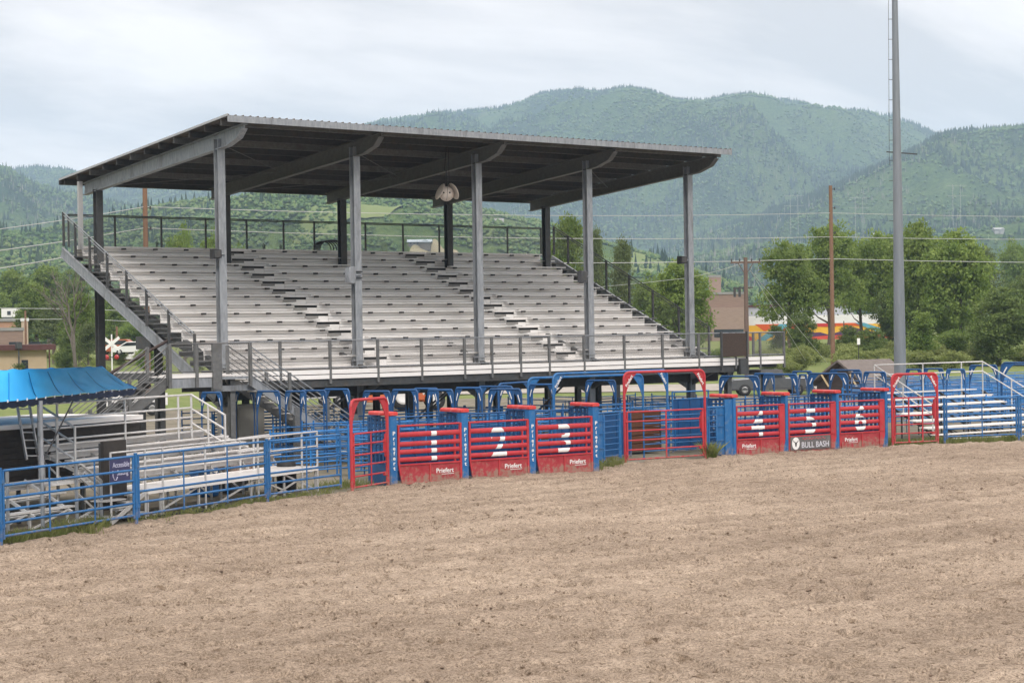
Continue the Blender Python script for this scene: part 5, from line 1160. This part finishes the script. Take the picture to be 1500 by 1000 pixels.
upole(1216.5,272,160,.20,'tall brown wooden utility pole right of the stand',insul=(1.9,4.0,.3))
t,_=upole(1092,377,132,.19,'shorter weathered utility pole with a crossarm behind the walkway end',mat('old_pole_wood',(.11,.075,.06),(.17,.12,.095),scale=3,rough=.9,stretch=(5,5,.5)),arms=((.35,2.1),))
h=9.3;MB().beam(cxv*-.9+Vector((0,0,h-1.9)),cxv*.5+Vector((0,0,h-1.85)),.06,.10).build('lower_arm',GALVD,t)
for k in (-.8,-.45,.05): MB().tube(cxv*k+Vector((0,0,h-2.5)),cxv*k+Vector((0,0,h-1.8)),.09,8).build('cutout_switch',GALVD,t)
upole(1154,424,200,.15,'thin dark pole in front of the trees right of the stand',mat('dark_pole',(.03,.022,.02),(.05,.04,.035)))
upole(171,478,215,.16,'slim leaning brown pole behind the railway crossing sign')
upole(1236,470,240,.09,'slender grey lamp pole below the mural',GALVD)
upole(37,455,230,.16,'brown pole among the brick buildings at the left')
upole(1090-25,468,260,.1,'thin pole beside the brick building',GALVD) if 0 else None
WIRE=mat('pale_wire',(.42,.42,.42),(.5,.5,.5),rough=.5)
def wire(pts,r,label,grp):
    P=[]
    pts=[Vector(pd(x,y,R)) for x,y,R in pts]
    for a,b in zip(pts[:-1],pts[1:]):
        for k in range(6):
            t=k/6;P.append(a.lerp(b,t)-Vector((0,0,4*t*(1-t)*(b-a).length*.006)))
    P.append(pts[-1]);o=MB().path(P,r,5).build('power_line',WIRE);o.data;tag(o,label,'power line',grp);return o
wire([(-300,368,90),(211,303,120),(1218,312,160),(1900,312,200)],.022,'highest power line on the left, to the thick brown pole and on behind the roof',None)
wire([(-300,400,90),(211,334,120),(1218,347,160),(1900,343,200)],.025,'middle power line held by both brown poles',None)
wire([(-300,430,90),(110,374,115),(1218,379,160),(1900,379,200)],.028,'lowest pale power line crossing the trees at the right',None)
wire([(1092,384,132),(1000,408,150),(700,430,180)],.02,'power line running left from the crossarm pole',None)
wire([(0,278,3000*.2),(340,280,600)],.05,'faint far power line across the left hills',None) if 0 else None
wire([(-60,449,190),(120,452,190),(420,462,200)],.03,'upper line of the low wires over the brick buildings',None)
wire([(-60,466,190),(120,467,190),(420,476,200)],.03,'lower line of the low wires over the brick buildings',None)
for q,lab in (((1212,532),'guy wire from the crossarm pole, right one of two'),((1180,528),'guy wire from the crossarm pole, left one of two')):
    a=pd(1099,396,132);bq=pd(q[0],q[1],150);tag(MB().tube(a,bq,.016,5).build('guy_wire',WIRE),lab,'guy wire')
# pylons on the far slope
for (x_,yt,R,lab) in ((1163,285,1500,'left'),(1258,288,1500,'middle'),(1401,270,1500,'right')):
    tp_=pd(x_,yt,R);zz=float(hills(np.array([tp_.x]),np.array([tp_.y]))[0]);h_=24;t=thing('power_pylon','pale H frame power pylon on the hazy slope, %s'%{'left':'leftmost of three','middle':'middle of three','right':'above the massive round tree'}[lab],'pylon',(tp_.x,tp_.y,tp_.z-h_))
    PY=MATS.get('pylon') or mat('pylon',(.27,.28,.28),(.33,.34,.34))
    for s in (-3,3):MB().tube(cxv*s+Vector((0,0,-8)),cxv*s+Vector((0,0,h_)),.2,5).build('leg',PY,t)
    for z_ in (h_-1,h_-9):MB().beam(cxv*-8+Vector((0,0,z_)),cxv*8+Vector((0,0,z_)),.25,.25).build('crossarm',PY,t)
# ================================================================== buildings
def bld(px0,px1,R,ytop,zb,depth,label,wall,roof,name='building',overh=.4,rt=.35,group=None):
    a=pd(px0,ytop,R);b=pd(px1,ytop,R);a.z=b.z=(a.z+b.z)/2;e=(b-a);l=e.length;rz=math.atan2(e.y,e.x);h=a.z-zb
    t=thing(name,label,'building',(a.x,a.y,zb),rz,group)
    MB().box(0,l,0,depth,-1,h-rt).build('wall',wall,t);MB().box(-overh,l+overh,-overh,depth+overh,h-rt+.003,h).build('roof',roof,t);return t,l,h
BRICK=mat('pale_brick',(.25,.175,.145),(.31,.23,.19),scale=1.2,rough=.85,stretch=(1,1,6));BRICK2=mat('brown_brick',(.20,.135,.11),(.27,.19,.155),scale=1,rough=.85,stretch=(1,1,8));TAN=mat('tan_stucco',(.42,.32,.21),(.48,.37,.25),scale=1,rough=.85);DKR=mat('dark_red_trim',(.06,.02,.018),(.09,.03,.027),rough=.7);GR=mat('grey_roofing',(.2,.2,.2),(.28,.27,.26),scale=.6);WR=mat('white_roofing',(.62,.62,.62),(.75,.74,.73),scale=.5);CORR=mat('corrugated_grey',(.34,.36,.38),(.42,.44,.46),scale=8,rough=.5,metal=.2,stretch=(4,4,.1))
BRB=mat('red_brick_base',(.20,.08,.055),(.27,.12,.085),scale=2,rough=.9)
t,l,h=bld(-70,68,150,505.5,.4,9,'low tan building with a dark red flat roof edge at the left',TAN,DKR,overh=.7,rt=.42)
MB().box(.05,l-.05,-.06,-.002,0,1.15).build('brick_base',BRB,t);MB().box(l*.73,l*.80,-.09,-.062,.9,2.6).build('door',GLASS,t);MB().box(l*.1,l*.3,-.09,-.062,1.3,2.5).build('window',GLASS,t)
MB().box(l+.15,l+.25,-.5,-.4,-.4,h-.42).build('roof_post',DKR,t)
YEL=mat('yellow_bollard',(.65,.42,.02),(.7,.5,.05))
for k in range(3):
    p=pd(35+5*k,548,148);MB().tube((0,0,0),(0,0,1.3),.13,8).build('bollard_body',YEL,thing('bollard','yellow bollard before the tan building door, %s of three'%['left','middle','right'][k],'bollard',(p.x,p.y,.5)))
p=pd(28,548,149);t=thing('lamp_with_planter','dark lamp post with a hanging flower basket before the tan building','street lamp',(p.x,p.y,.4));MB().tube((0,0,0),(0,0,3.6),.06,8).build('post',GALVD,t);MB().box(-.2,.2,-.2,.2,3.5,4.0).build('lamp',GALVD,t)
V,Fq=leafquads(rng.normal(0,.22,(500,3))*np.array([1,1,.6])+np.array([0,0,2.1]),.05);npmesh('foliage',V,Fq,LG[1],parent=t)
t,l,h=bld(-30,34,215,480,2,12,'brown brick building with a grey parapet behind the tan building',BRICK2,GR,overh=.1)
for k in range(3): MB().box(l*.2+2.2*k,l*.2+1.2+2.2*k,-.05,-.002,h-3.2,h-1.6).build('window',GLASS,t)
t,l,h=bld(-20,30,250,467,2,10,'orange brick house below the white gabled roof at the left',mat('orange_brick',(.36,.19,.12),(.42,.25,.17),scale=1),GR,overh=.2)
t,l,h=bld(4,27,275,452,2,6,'white topped building with a row of small dark windows at the left',mat('slate_wall',(.15,.16,.18),(.2,.21,.23)),WR,overh=.2,rt=1.2)
for k in range(4): MB().box(.6+2.2*k*.6,1.1+2.2*k*.6,-.25,-.21,h-.9,h-.35).build('window',GLASS,t)
t,l,h=bld(31,41,235,466,2,5,'plain beige tower block right of the brown brick building',mat('beige_wall',(.40,.30,.22),(.46,.36,.27)),WR,overh=.1)
t,l,h=bld(96,128,260,468,2,10,'pinkish building glimpsed between the cottonwoods',mat('pink_brick',(.36,.25,.21),(.42,.31,.26)),GR)
MB().box(l*.2,l*.4,-.05,-.002,h-3,h-1.5).build('window',GLASS,t)
t,l,h=bld(152,236,210,502,2.2,10,'dark red and white garage building behind the left column',mat('maroon_wall',(.07,.025,.025),(.10,.04,.04)),DKR,overh=.5,rt=.35)
for x0,x1 in ((.36,.58),(.62,.95)): MB().box(l*x0,l*x1,-.06,-.002,0,h-.9).build('garage_door',WR,t)
MB().box(l*.15,l*.28,-.06,-.002,.9,2.2).build('window',GLASS,t)
t,l,h=bld(1038,1056,262,403,2.5,6,'tall pale brick tower behind the last front column',BRICK,GR,overh=.05,rt=.3)
t,l,h=bld(1020,1092,258,428,2.5,12,'brown brick hall with flat roof behind the crossarm pole',BRICK2,GR,overh=.1,rt=.3)
MB().box(l*.3,l*.98,-.8,-.002,0,4.9).build('lower_wing',BRICK,t);MB().box(l*.35,l*.95,-.84,-.803,.8,1.9).build('window',GLASS,t)
t,l,h=bld(1062,1250,268,446,2.5,12,'corrugated grey upper storey with red trim behind the mural wall',CORR,DKR,overh=.3,rt=.28)
MB().box(0,.9,-.08,-.002,h-3.2,h-.3).build('red_corner_post',mat('trim_red',(.3,.05,.04),(.4,.08,.06)),t);MB().box(1.0,2.6,-.06,-.002,h-3.2,h-.8).build('window',mat('cream_panel',(.5,.45,.33),(.55,.5,.4)),t)
RB=262;t,l,h=bld(1083,1312,RB,461.5,2.5,14,'long low building painted with a bright desert mural',WR,WR,overh=.0,rt=1.0,name='mural_building')
MU=[('mural_yellow',(.75,.42,.03),[(0,0),(1,0),(1,.92),(0,.92)],0),
 ('mural_orange',(.62,.10,.02),[(0,.98),(.30,.98),(.28,.86),(.16,.60),(.10,.98)],1),('mural_red',(.50,.035,.03),[(0,.62),(.10,.2),(.06,0),(0,0)],1),
 ('mural_sky_blue',(.10,.33,.42),[(.09,0),(.15,0),(.30,.80),(.33,.98),(.26,.98)],2),('mural_red',(.55,.07,.03),[(.15,.35),(.32,.98),(.62,.98),(.62,.78),(.45,.80),(.36,.72)],1),
 ('mural_purple',(.09,.035,.10),[(.36,.0),(.36,.42),(.44,.48),(.52,.50),(.58,.34),(.40,.22)],3),
 ('mural_purple',(.09,.035,.10),[(.60,.42),(.68,.60),(.72,.78),(.745,.72),(.78,.62),(.90,.42),(.9,.34),(.6,.34)],3),
 ('mural_coral',(.62,.07,.05),[(.36,.02),(.95,.02),(.95,.30),(.80,.38),(.60,.38),(.48,.3),(.36,.36)],2),
 ('mural_orange',(.62,.12,.03),[(.60,.98),(.78,.98),(.86,.80),(.60,.82)],1),
 ('mural_sky_blue',(.12,.35,.44),[(.74,.98),(.80,.98),(.99,.42),(.90,.42)],4),('mural_teal',(.03,.20,.22),[(.62,.0),(.98,.0),(.98,.07),(.90,.12),(.82,.06),(.72,.12),(.62,.05)],5)]
for nm,c,poly,lv in MU:
    m=MATS.get(nm) or mat(nm,c,tuple(x*.85 for x in c),scale=1,rough=.8)
    MB().prism([(l*x,-.02-.03*lv,(h-1.1)*z) for x,z in poly],(0,-.02,0)).build('mural_shape',m,t)
# shed, house on the hill
def gable(px0,px1,R,yeave,yridge,zb,depth,label,wall,roof,name='shed',cat='building',front=True,turn=0):
    a=pd(px0,yeave,R);b=pd(px1,yeave,R);e=b-a;l=math.hypot(e.x,e.y);rz=math.atan2(e.y,e.x)+turn;ze=a.z-zb;zr=pd(px0,yridge,R).z-zb
    t=thing(name,label,cat,(a.x,a.y,zb),rz);MB().box(0,l,0,depth,-1,ze).build('wall',wall,t)
    if front: # gable faces the viewer on the left, roof slopes run away
        MB().prism([(0,0,ze+.002),(l,0,ze+.002),(l/2,0,zr)],(0,depth,0)).build('gable_wall',wall,t)
        MB().prism([(-.4,-.3,ze-.15),(l/2,-.3,zr),(l/2,-.3,zr+.15),(-.4,-.3,ze)],(0,depth+.6,0)).prism([(l/2,-.3,zr),(l+.4,-.3,ze-.15),(l+.4,-.3,ze),(l/2,-.3,zr+.15)],(0,depth+.6,0)).build('roof',roof,t)
    else:
        MB().prism([(0.02,.02,ze+.002),(.02,depth-.02,ze+.002),(.02,depth/2,zr-.1)],(l-.04,0,0)).build('gable_wall',wall,t)
        MB().prism([(-.4,-.4,ze-.05),(-.4,depth/2,zr),(-.4,depth+.4,ze-.05),(-.4,depth+.4,ze+.1),(-.4,depth/2,zr+.15),(-.4,-.4,ze+.1)],(l+.8,0,0)).build('roof',roof,t)
    return t,l,ze
TAUPE=mat('taupe_shingles',(.12,.10,.09),(.17,.145,.13),scale=3,rough=.9)
t,l,ze=gable(1274,1350,120,566,531,0,6.5,'brown shed with a taupe shingle roof at the foot of the light pole',mat('shed_brown',(.035,.02,.016),(.05,.03,.024)),TAUPE,front=False,turn=R_(33))
MB().box(.6,2.4,-.05,-.002,0,1.4).build('door',GALVD,t)
p=pd(725,331,1150);hz_=float(hills(np.array([p.x]),np.array([p.y]))[0])
def hillhouse(px_,py_,R,w_,label,c,roofc,hh):
    p=pd(px_,py_,R);z=float(hills(np.array([p.x]),np.array([p.y]))[0]);zb=min(z,p.z)-1;t=thing('house',label,'house',(p.x,p.y,p.z),math.atan2(cxv.y,cxv.x))
    wm=mat('house_wall',c,tuple(x*1.3 for x in c));rm=mat('house_roof',roofc,tuple(x*1.2 for x in roofc))
    MB().box(-w_/2,w_/2,0,9,-3,hh*.5).box(w_*.05,w_*.5,-2,0,-3,hh*.35).build('wall',wm,t)
    MB().prism([(-w_/2-.6,-.8,hh*.45),(-w_/2-.6,4.5,hh),(-w_/2-.6,9.8,hh*.45)],(w_+1.2,0,0)).prism([(w_*.02,-2.8,hh*.32),(w_*.27,-2.8,hh*.85),(w_*.53,-2.8,hh*.32)],(0,5,0)).build('roof',rm,t)
    for k in range(3): MB().box(-w_*.4+w_*.15*k,-w_*.33+w_*.15*k,-.1,-.01,hh*.05,hh*.32).build('window',GLASS,t)
hillhouse(722,331,1120,12,'brown gabled house high on the green hillside',(.06,.04,.035),(.20,.19,.19),4.8)
hillhouse(614,358,880,11,'low house with a pale blue grey roof in the bare field',(.10,.09,.08),(.33,.38,.42),2.6)
hillhouse(930+30,300,2600,14,'x',(.3,.3,.3),(.4,.4,.4),4) if 0 else None
hillhouse(1286,345,1700,7,'pale house beside the light pole on the far slope',(.30,.28,.25),(.30,.30,.30),2.6)
hillhouse(1464,338,1700,8,'white house on the far slope at the right edge',(.30,.30,.30),(.33,.33,.33),3)
# ================================================================== vehicles and signs
TYRE=BLACK;HUB=mat('wheel_hub',(.25,.25,.25),(.35,.35,.35),metal=.6,rough=.4)
def wheel(t,x,y,r,w_=.24,hub=HUB):
    wv=MB().lathe([(r*.55,-w_/2),(r*.93,-w_/2),(r,-w_*.35),(r,w_*.35),(r*.93,w_/2),(r*.55,w_/2)],c=(x,y,r),n=20,axis='y').build('wheel',TYRE,t)
    MB().lathe([(.001,-w_*.38),(r*.35,-w_*.40),(r*.56,-w_*.5),(r*.56,w_*.5),(.001,w_*.4)],c=(x,y,r),n=16,axis='y').build('rim',hub,wv)
def car(px_,py_,R,zb,label,paint,prof,glassp,wheels,L_,W_,r,cat='car',flip=1,name='parked_car',rz=None):
    p=pd(px_,py_,R);t=thing(name,label,cat,(p.x,p.y,zb),math.atan2(cxv.y,cxv.x) if rz is None else rz)
    X=lambda x:x*flip
    bd=MB();bd.prism([(X(x),-W_/2,z) for x,z in prof],(0,W_,0)).build('body',paint,t,bevel=.05)
    gl=MB();gl.prism([(X(x),-W_/2-.01,z) for x,z in glassp],(0,W_+.02,0)).build('side_window',GLASS,t)
    for x in wheels:
        for y in (-W_/2+.1,W_/2-.1): wheel(t,X(x),y,r)
    return t
GREYP=mat('grey_car_paint',(.10,.105,.11),(.13,.135,.14),rough=.3,metal=.4);WHP=mat('white_car_paint',(.7,.7,.7),(.75,.75,.75),rough=.3)
truck=car(1128,572,129,-.04,'grey pickup truck parked beyond the pens behind the walkway column',GREYP,[(-2.8,.45),(-2.85,.95),(-2.6,1.15),(-1.6,1.2),(-.9,1.75),(.7,1.78),(.95,1.22),(2.85,1.22),(2.9,.5)],[(-1.4,1.22),(-.85,1.66),(.6,1.68),(.75,1.22)],(-1.85,1.75),5.8,1.9,.42,'truck',name='pickup_truck')
MB().box(2.86,2.93,-.8,-.6,.75,1.1).build('tail_light',mat('tail_red',(.4,.02,.02),(.5,.03,.03)),truck);MB().box(-2.92,2.95,-.97,-.94,.42,.5).build('trim_strip',GALVD,truck)
camper=car(1418,533,190,2.5,'silver car roof behind the blue arches at the right',mat('silver_paint',(.45,.46,.48),(.5,.5,.52),rough=.25,metal=.5),[(-2.3,.3),(-2.35,.8),(-1.5,1.0),(-.7,1.5),(1.1,1.5),(2.2,1.05),(2.3,.3)],[(-1.3,1.0),(-.65,1.42),(1.0,1.42),(1.9,1.03)],(-1.4,1.4),4.6,1.8,.33)
car(196,517,200,2.75,'white car parked by the maroon garage building',WHP,[(-2.2,.3),(-2.25,.75),(-1.4,.95),(-.6,1.4),(.8,1.42),(1.7,1.0),(2.2,.85),(2.2,.3)],[(-1.2,.95),(-.55,1.33),(.7,1.34),(1.4,1.0)],(-1.35,1.35),4.4,1.75,.32)
car(172,513,205,2.8,'orange red car left of the white parked car',mat('orange_car',(.35,.08,.03),(.4,.12,.05),rough=.4),[(-2.2,.3),(-2.25,.9),(-1.6,1.1),(-1.2,1.6),(1.2,1.62),(1.9,1.05),(2.2,.9),(2.2,.3)],[(-1.4,1.05),(-1.1,1.5),(1.05,1.5),(1.6,1.05)],(-1.35,1.35),4.4,1.75,.34)
# boat
p=pd(1222,566,134);t=thing('boat_on_trailer','tan hulled boat on a trailer beyond the pens','boat',(p.x,p.y,0),math.atan2(cxv.y,cxv.x))
hu=MB();V=[];ns=9
for k in range(ns):
    u=k/(ns-1);x=-2.6+5.4*u;w_=1.0*min(1,(1-u)**.5*1.6+.02);zk=.55+.35*u**3;V+=[(x,-w_,1.15+.25*u),(x,-w_*.8,.8+.2*u),(x,0,zk),(x,w_*.8,.8+.2*u),(x,w_,1.15+.25*u)]
hu.add(V,[(k*5+j,k*5+j+1,(k+1)*5+j+1,(k+1)*5+j) for k in range(ns-1) for j in range(4)],True).add(V[:5],[(0,1,2,3,4)]);hu.add([V[k*5] for k in range(ns)]+[V[k*5+4] for k in range(ns)],[(k,k+1,ns+k+1,ns+k) for k in range(ns-1)]).build('hull',mat('tan_hull',(.42,.36,.25),(.5,.43,.31)),t)
MB().beam((-2.6,0,.45),(3.6,0,.45),.1,.1).build('trailer_frame',GALVD,t)
for y in (-.9,.9):wheel(t,-.6,y,.32)
MB().prism([(-.6,-.8,1.3),(.6,-.8,1.3),(.1,-.8,1.75)],(0,1.6,0)).build('windscreen',GLASS,t)
for q,(x0,x1,lab) in enumerate(((1203,1214,'left'),(1245,1255,'right'))):
    a=pd(x0,548,110);b_=pd(x1,566,110);tag(MB().beam(a,b_,.07,.10).build('timber_prop',mat('pale_timber%s'%lab,(.5,.38,.2),(.55,.43,.25))),'pale timber prop leaning in front of the boat, %s one'%lab,'timber')
# orange tractor beyond the pens (seen under the stand)
p=pd(590,596,112);t=thing('orange_tractor','orange tractor with white wheel hubs seen under the stand','tractor',(p.x,p.y,0),math.atan2(cxv.y,cxv.x)+.1)
OR=MATS['orange_paint'];MB().prism([(-3.2,-.7,.5),(-3.2,-.7,1.15),(-1.0,-.7,1.3),(-.6,-.7,1.25),(1.1,-.7,1.3),(1.3,-.7,.6)],(0,1.4,0)).build('body',OR,t,bevel=.06)
MB().prism([(-.3,-.6,1.25),(-.1,-.6,1.9),(.6,-.6,1.9),(.8,-.6,1.25)],(0,1.2,0)).build('seat_box',GALVD,t)
for x,r in ((0,.85),(1.9,.62)):
    for y in (-.85,.85): wheel(t,x,y,r,.4,WHITE)
MB().box(1.0,2.2,-.15,.15,.5,.9).build('axle_arm',OR,t);MB().tube((-1.4,-.65,1.2),(-1.4,-.65,2.1),.04,6).build('exhaust',YEL,t)
# railway crossing sign
p=pd(164,526,150);t=thing('railway_crossing_sign','white crossbuck railway crossing sign with red lamps behind the back left column','sign',(p.x,p.y,1.2),math.atan2(cxv.y,cxv.x))
MB().tube((0,0,0),(0,0,3.7),.06,8).build('post',WHITE,t)
MB().beam((-.62,-.07,2.45),(.62,-.07,3.45),.03,.24,(0,1,0)).beam((-.62,-.11,3.45),(.62,-.11,2.45),.03,.24,(0,1,0)).build('crossbuck',WHITE,t) if 0 else None
mb=MB()
for s in (1,-1):
    d=Vector((.78,0,.62*s)).normalized();nrm=Vector((-d.z,0,d.x));c=Vector((0,-.08-.03*(s>0),2.95));mb.prism([c-d*.8-nrm*.12,c+d*.8-nrm*.12,c+d*.8+nrm*.12,c-d*.8+nrm*.12],(0,.02,0))
mb.build('crossbuck',WHITE,t)
mb=MB()
for x in (-.4,.4): mb.lathe([(.001,-.05),(.17,-.05),(.2,0),(.001,.02)],c=(x,-.12,1.9),n=14,axis='y')
mb.build('warning_lamps',mat('red_lamp',(.35,.02,.02),(.4,.03,.03),rough=.3),t);MB().beam((-.55,-.05,1.9),(.55,-.05,1.9),.05,.06).build('lamp_bar',GALVD,t)
# small yellow and white sign in the brush, white guard rail beyond the pens
p=pd(1258,530,150);t=thing('marker_sign','small white marker sign on a thin post in the brush','sign',(p.x,p.y,1.4),math.atan2(cxv.y,cxv.x));MB().tube((0,0,0),(0,0,2.2),.03,6).build('post',GALVD,t);MB().box(-.12,.12,-.05,-.03,1.75,2.25).build('plate',WHITE,t)
def wfence(px0,px1,R,z0,label,h=1.1):
    a=pd(px0,500,R);b_=pd(px1,500,R);e=(b_-a);e.z=0;l=e.length;t=thing('white_rail_fence',label,'fence',(a.x,a.y,z0),math.atan2(e.y,e.x))
    for z in (h,h*.55): MB().beam((0,0,z),(l,0,z),.05,.12).build('rail',WHITE,t)
    for k in range(int(l/2.6)+1): MB().beam((k*2.6,.06,-.1),(k*2.6,.06,h+.08),.10,.10,(0,1,0)).build('post',WHITE,t)
wfence(640,900,143,.75,'white rail fence beyond the road seen under the stand')
wfence(395,520,132,0,'white rail fence beyond the pens at the left under the stand')
# steel guard beam on the left (pale beam under the maroon building)
a=pd(150,546,112);b_=pd(245,546,112);t=thing('flat_trailer','long grey flat trailer deck standing behind the left stairs','trailer',(a.x,a.y,0),math.atan2((b_-a).y,(b_-a).x));l=(b_-a).length;h=a.z
MB().box(0,l,0,2.2,h-.45,h).build('deck',GALVD,t);MB().box(0,l,-.03,-.002,h-.05,h+.06).build('edge_rail',RAILW,t);MB().box(0,l,.3,.5,.6,1.3).build('side_rail',WHITE,t)
for x in (.6,1.5,l-.9):wheel(t,x,.3,.4,.25)
# building glimpsed behind under-stand: parked white horse trailer
p=pd(480,590,120);t=thing('white_trailer','white livestock trailer seen between the legs of the stand','trailer',(p.x,p.y,0),math.atan2(cxv.y,cxv.x)+.15);MB().box(-2.2,2.8,-1,1,.55,2.3).build('body',WHP,t,bevel=.08);MB().box(-1.6,2.3,-1.02,-1.003,1.5,1.85).build('window',GLASS,t)
for x in (-.2,.75):
    for y in (-.95,.95):wheel(t,x,y,.36)
MB().beam((-2.2,0,.6),(-3.4,0,.55),.1,.12).build('hitch',GALVD,t)
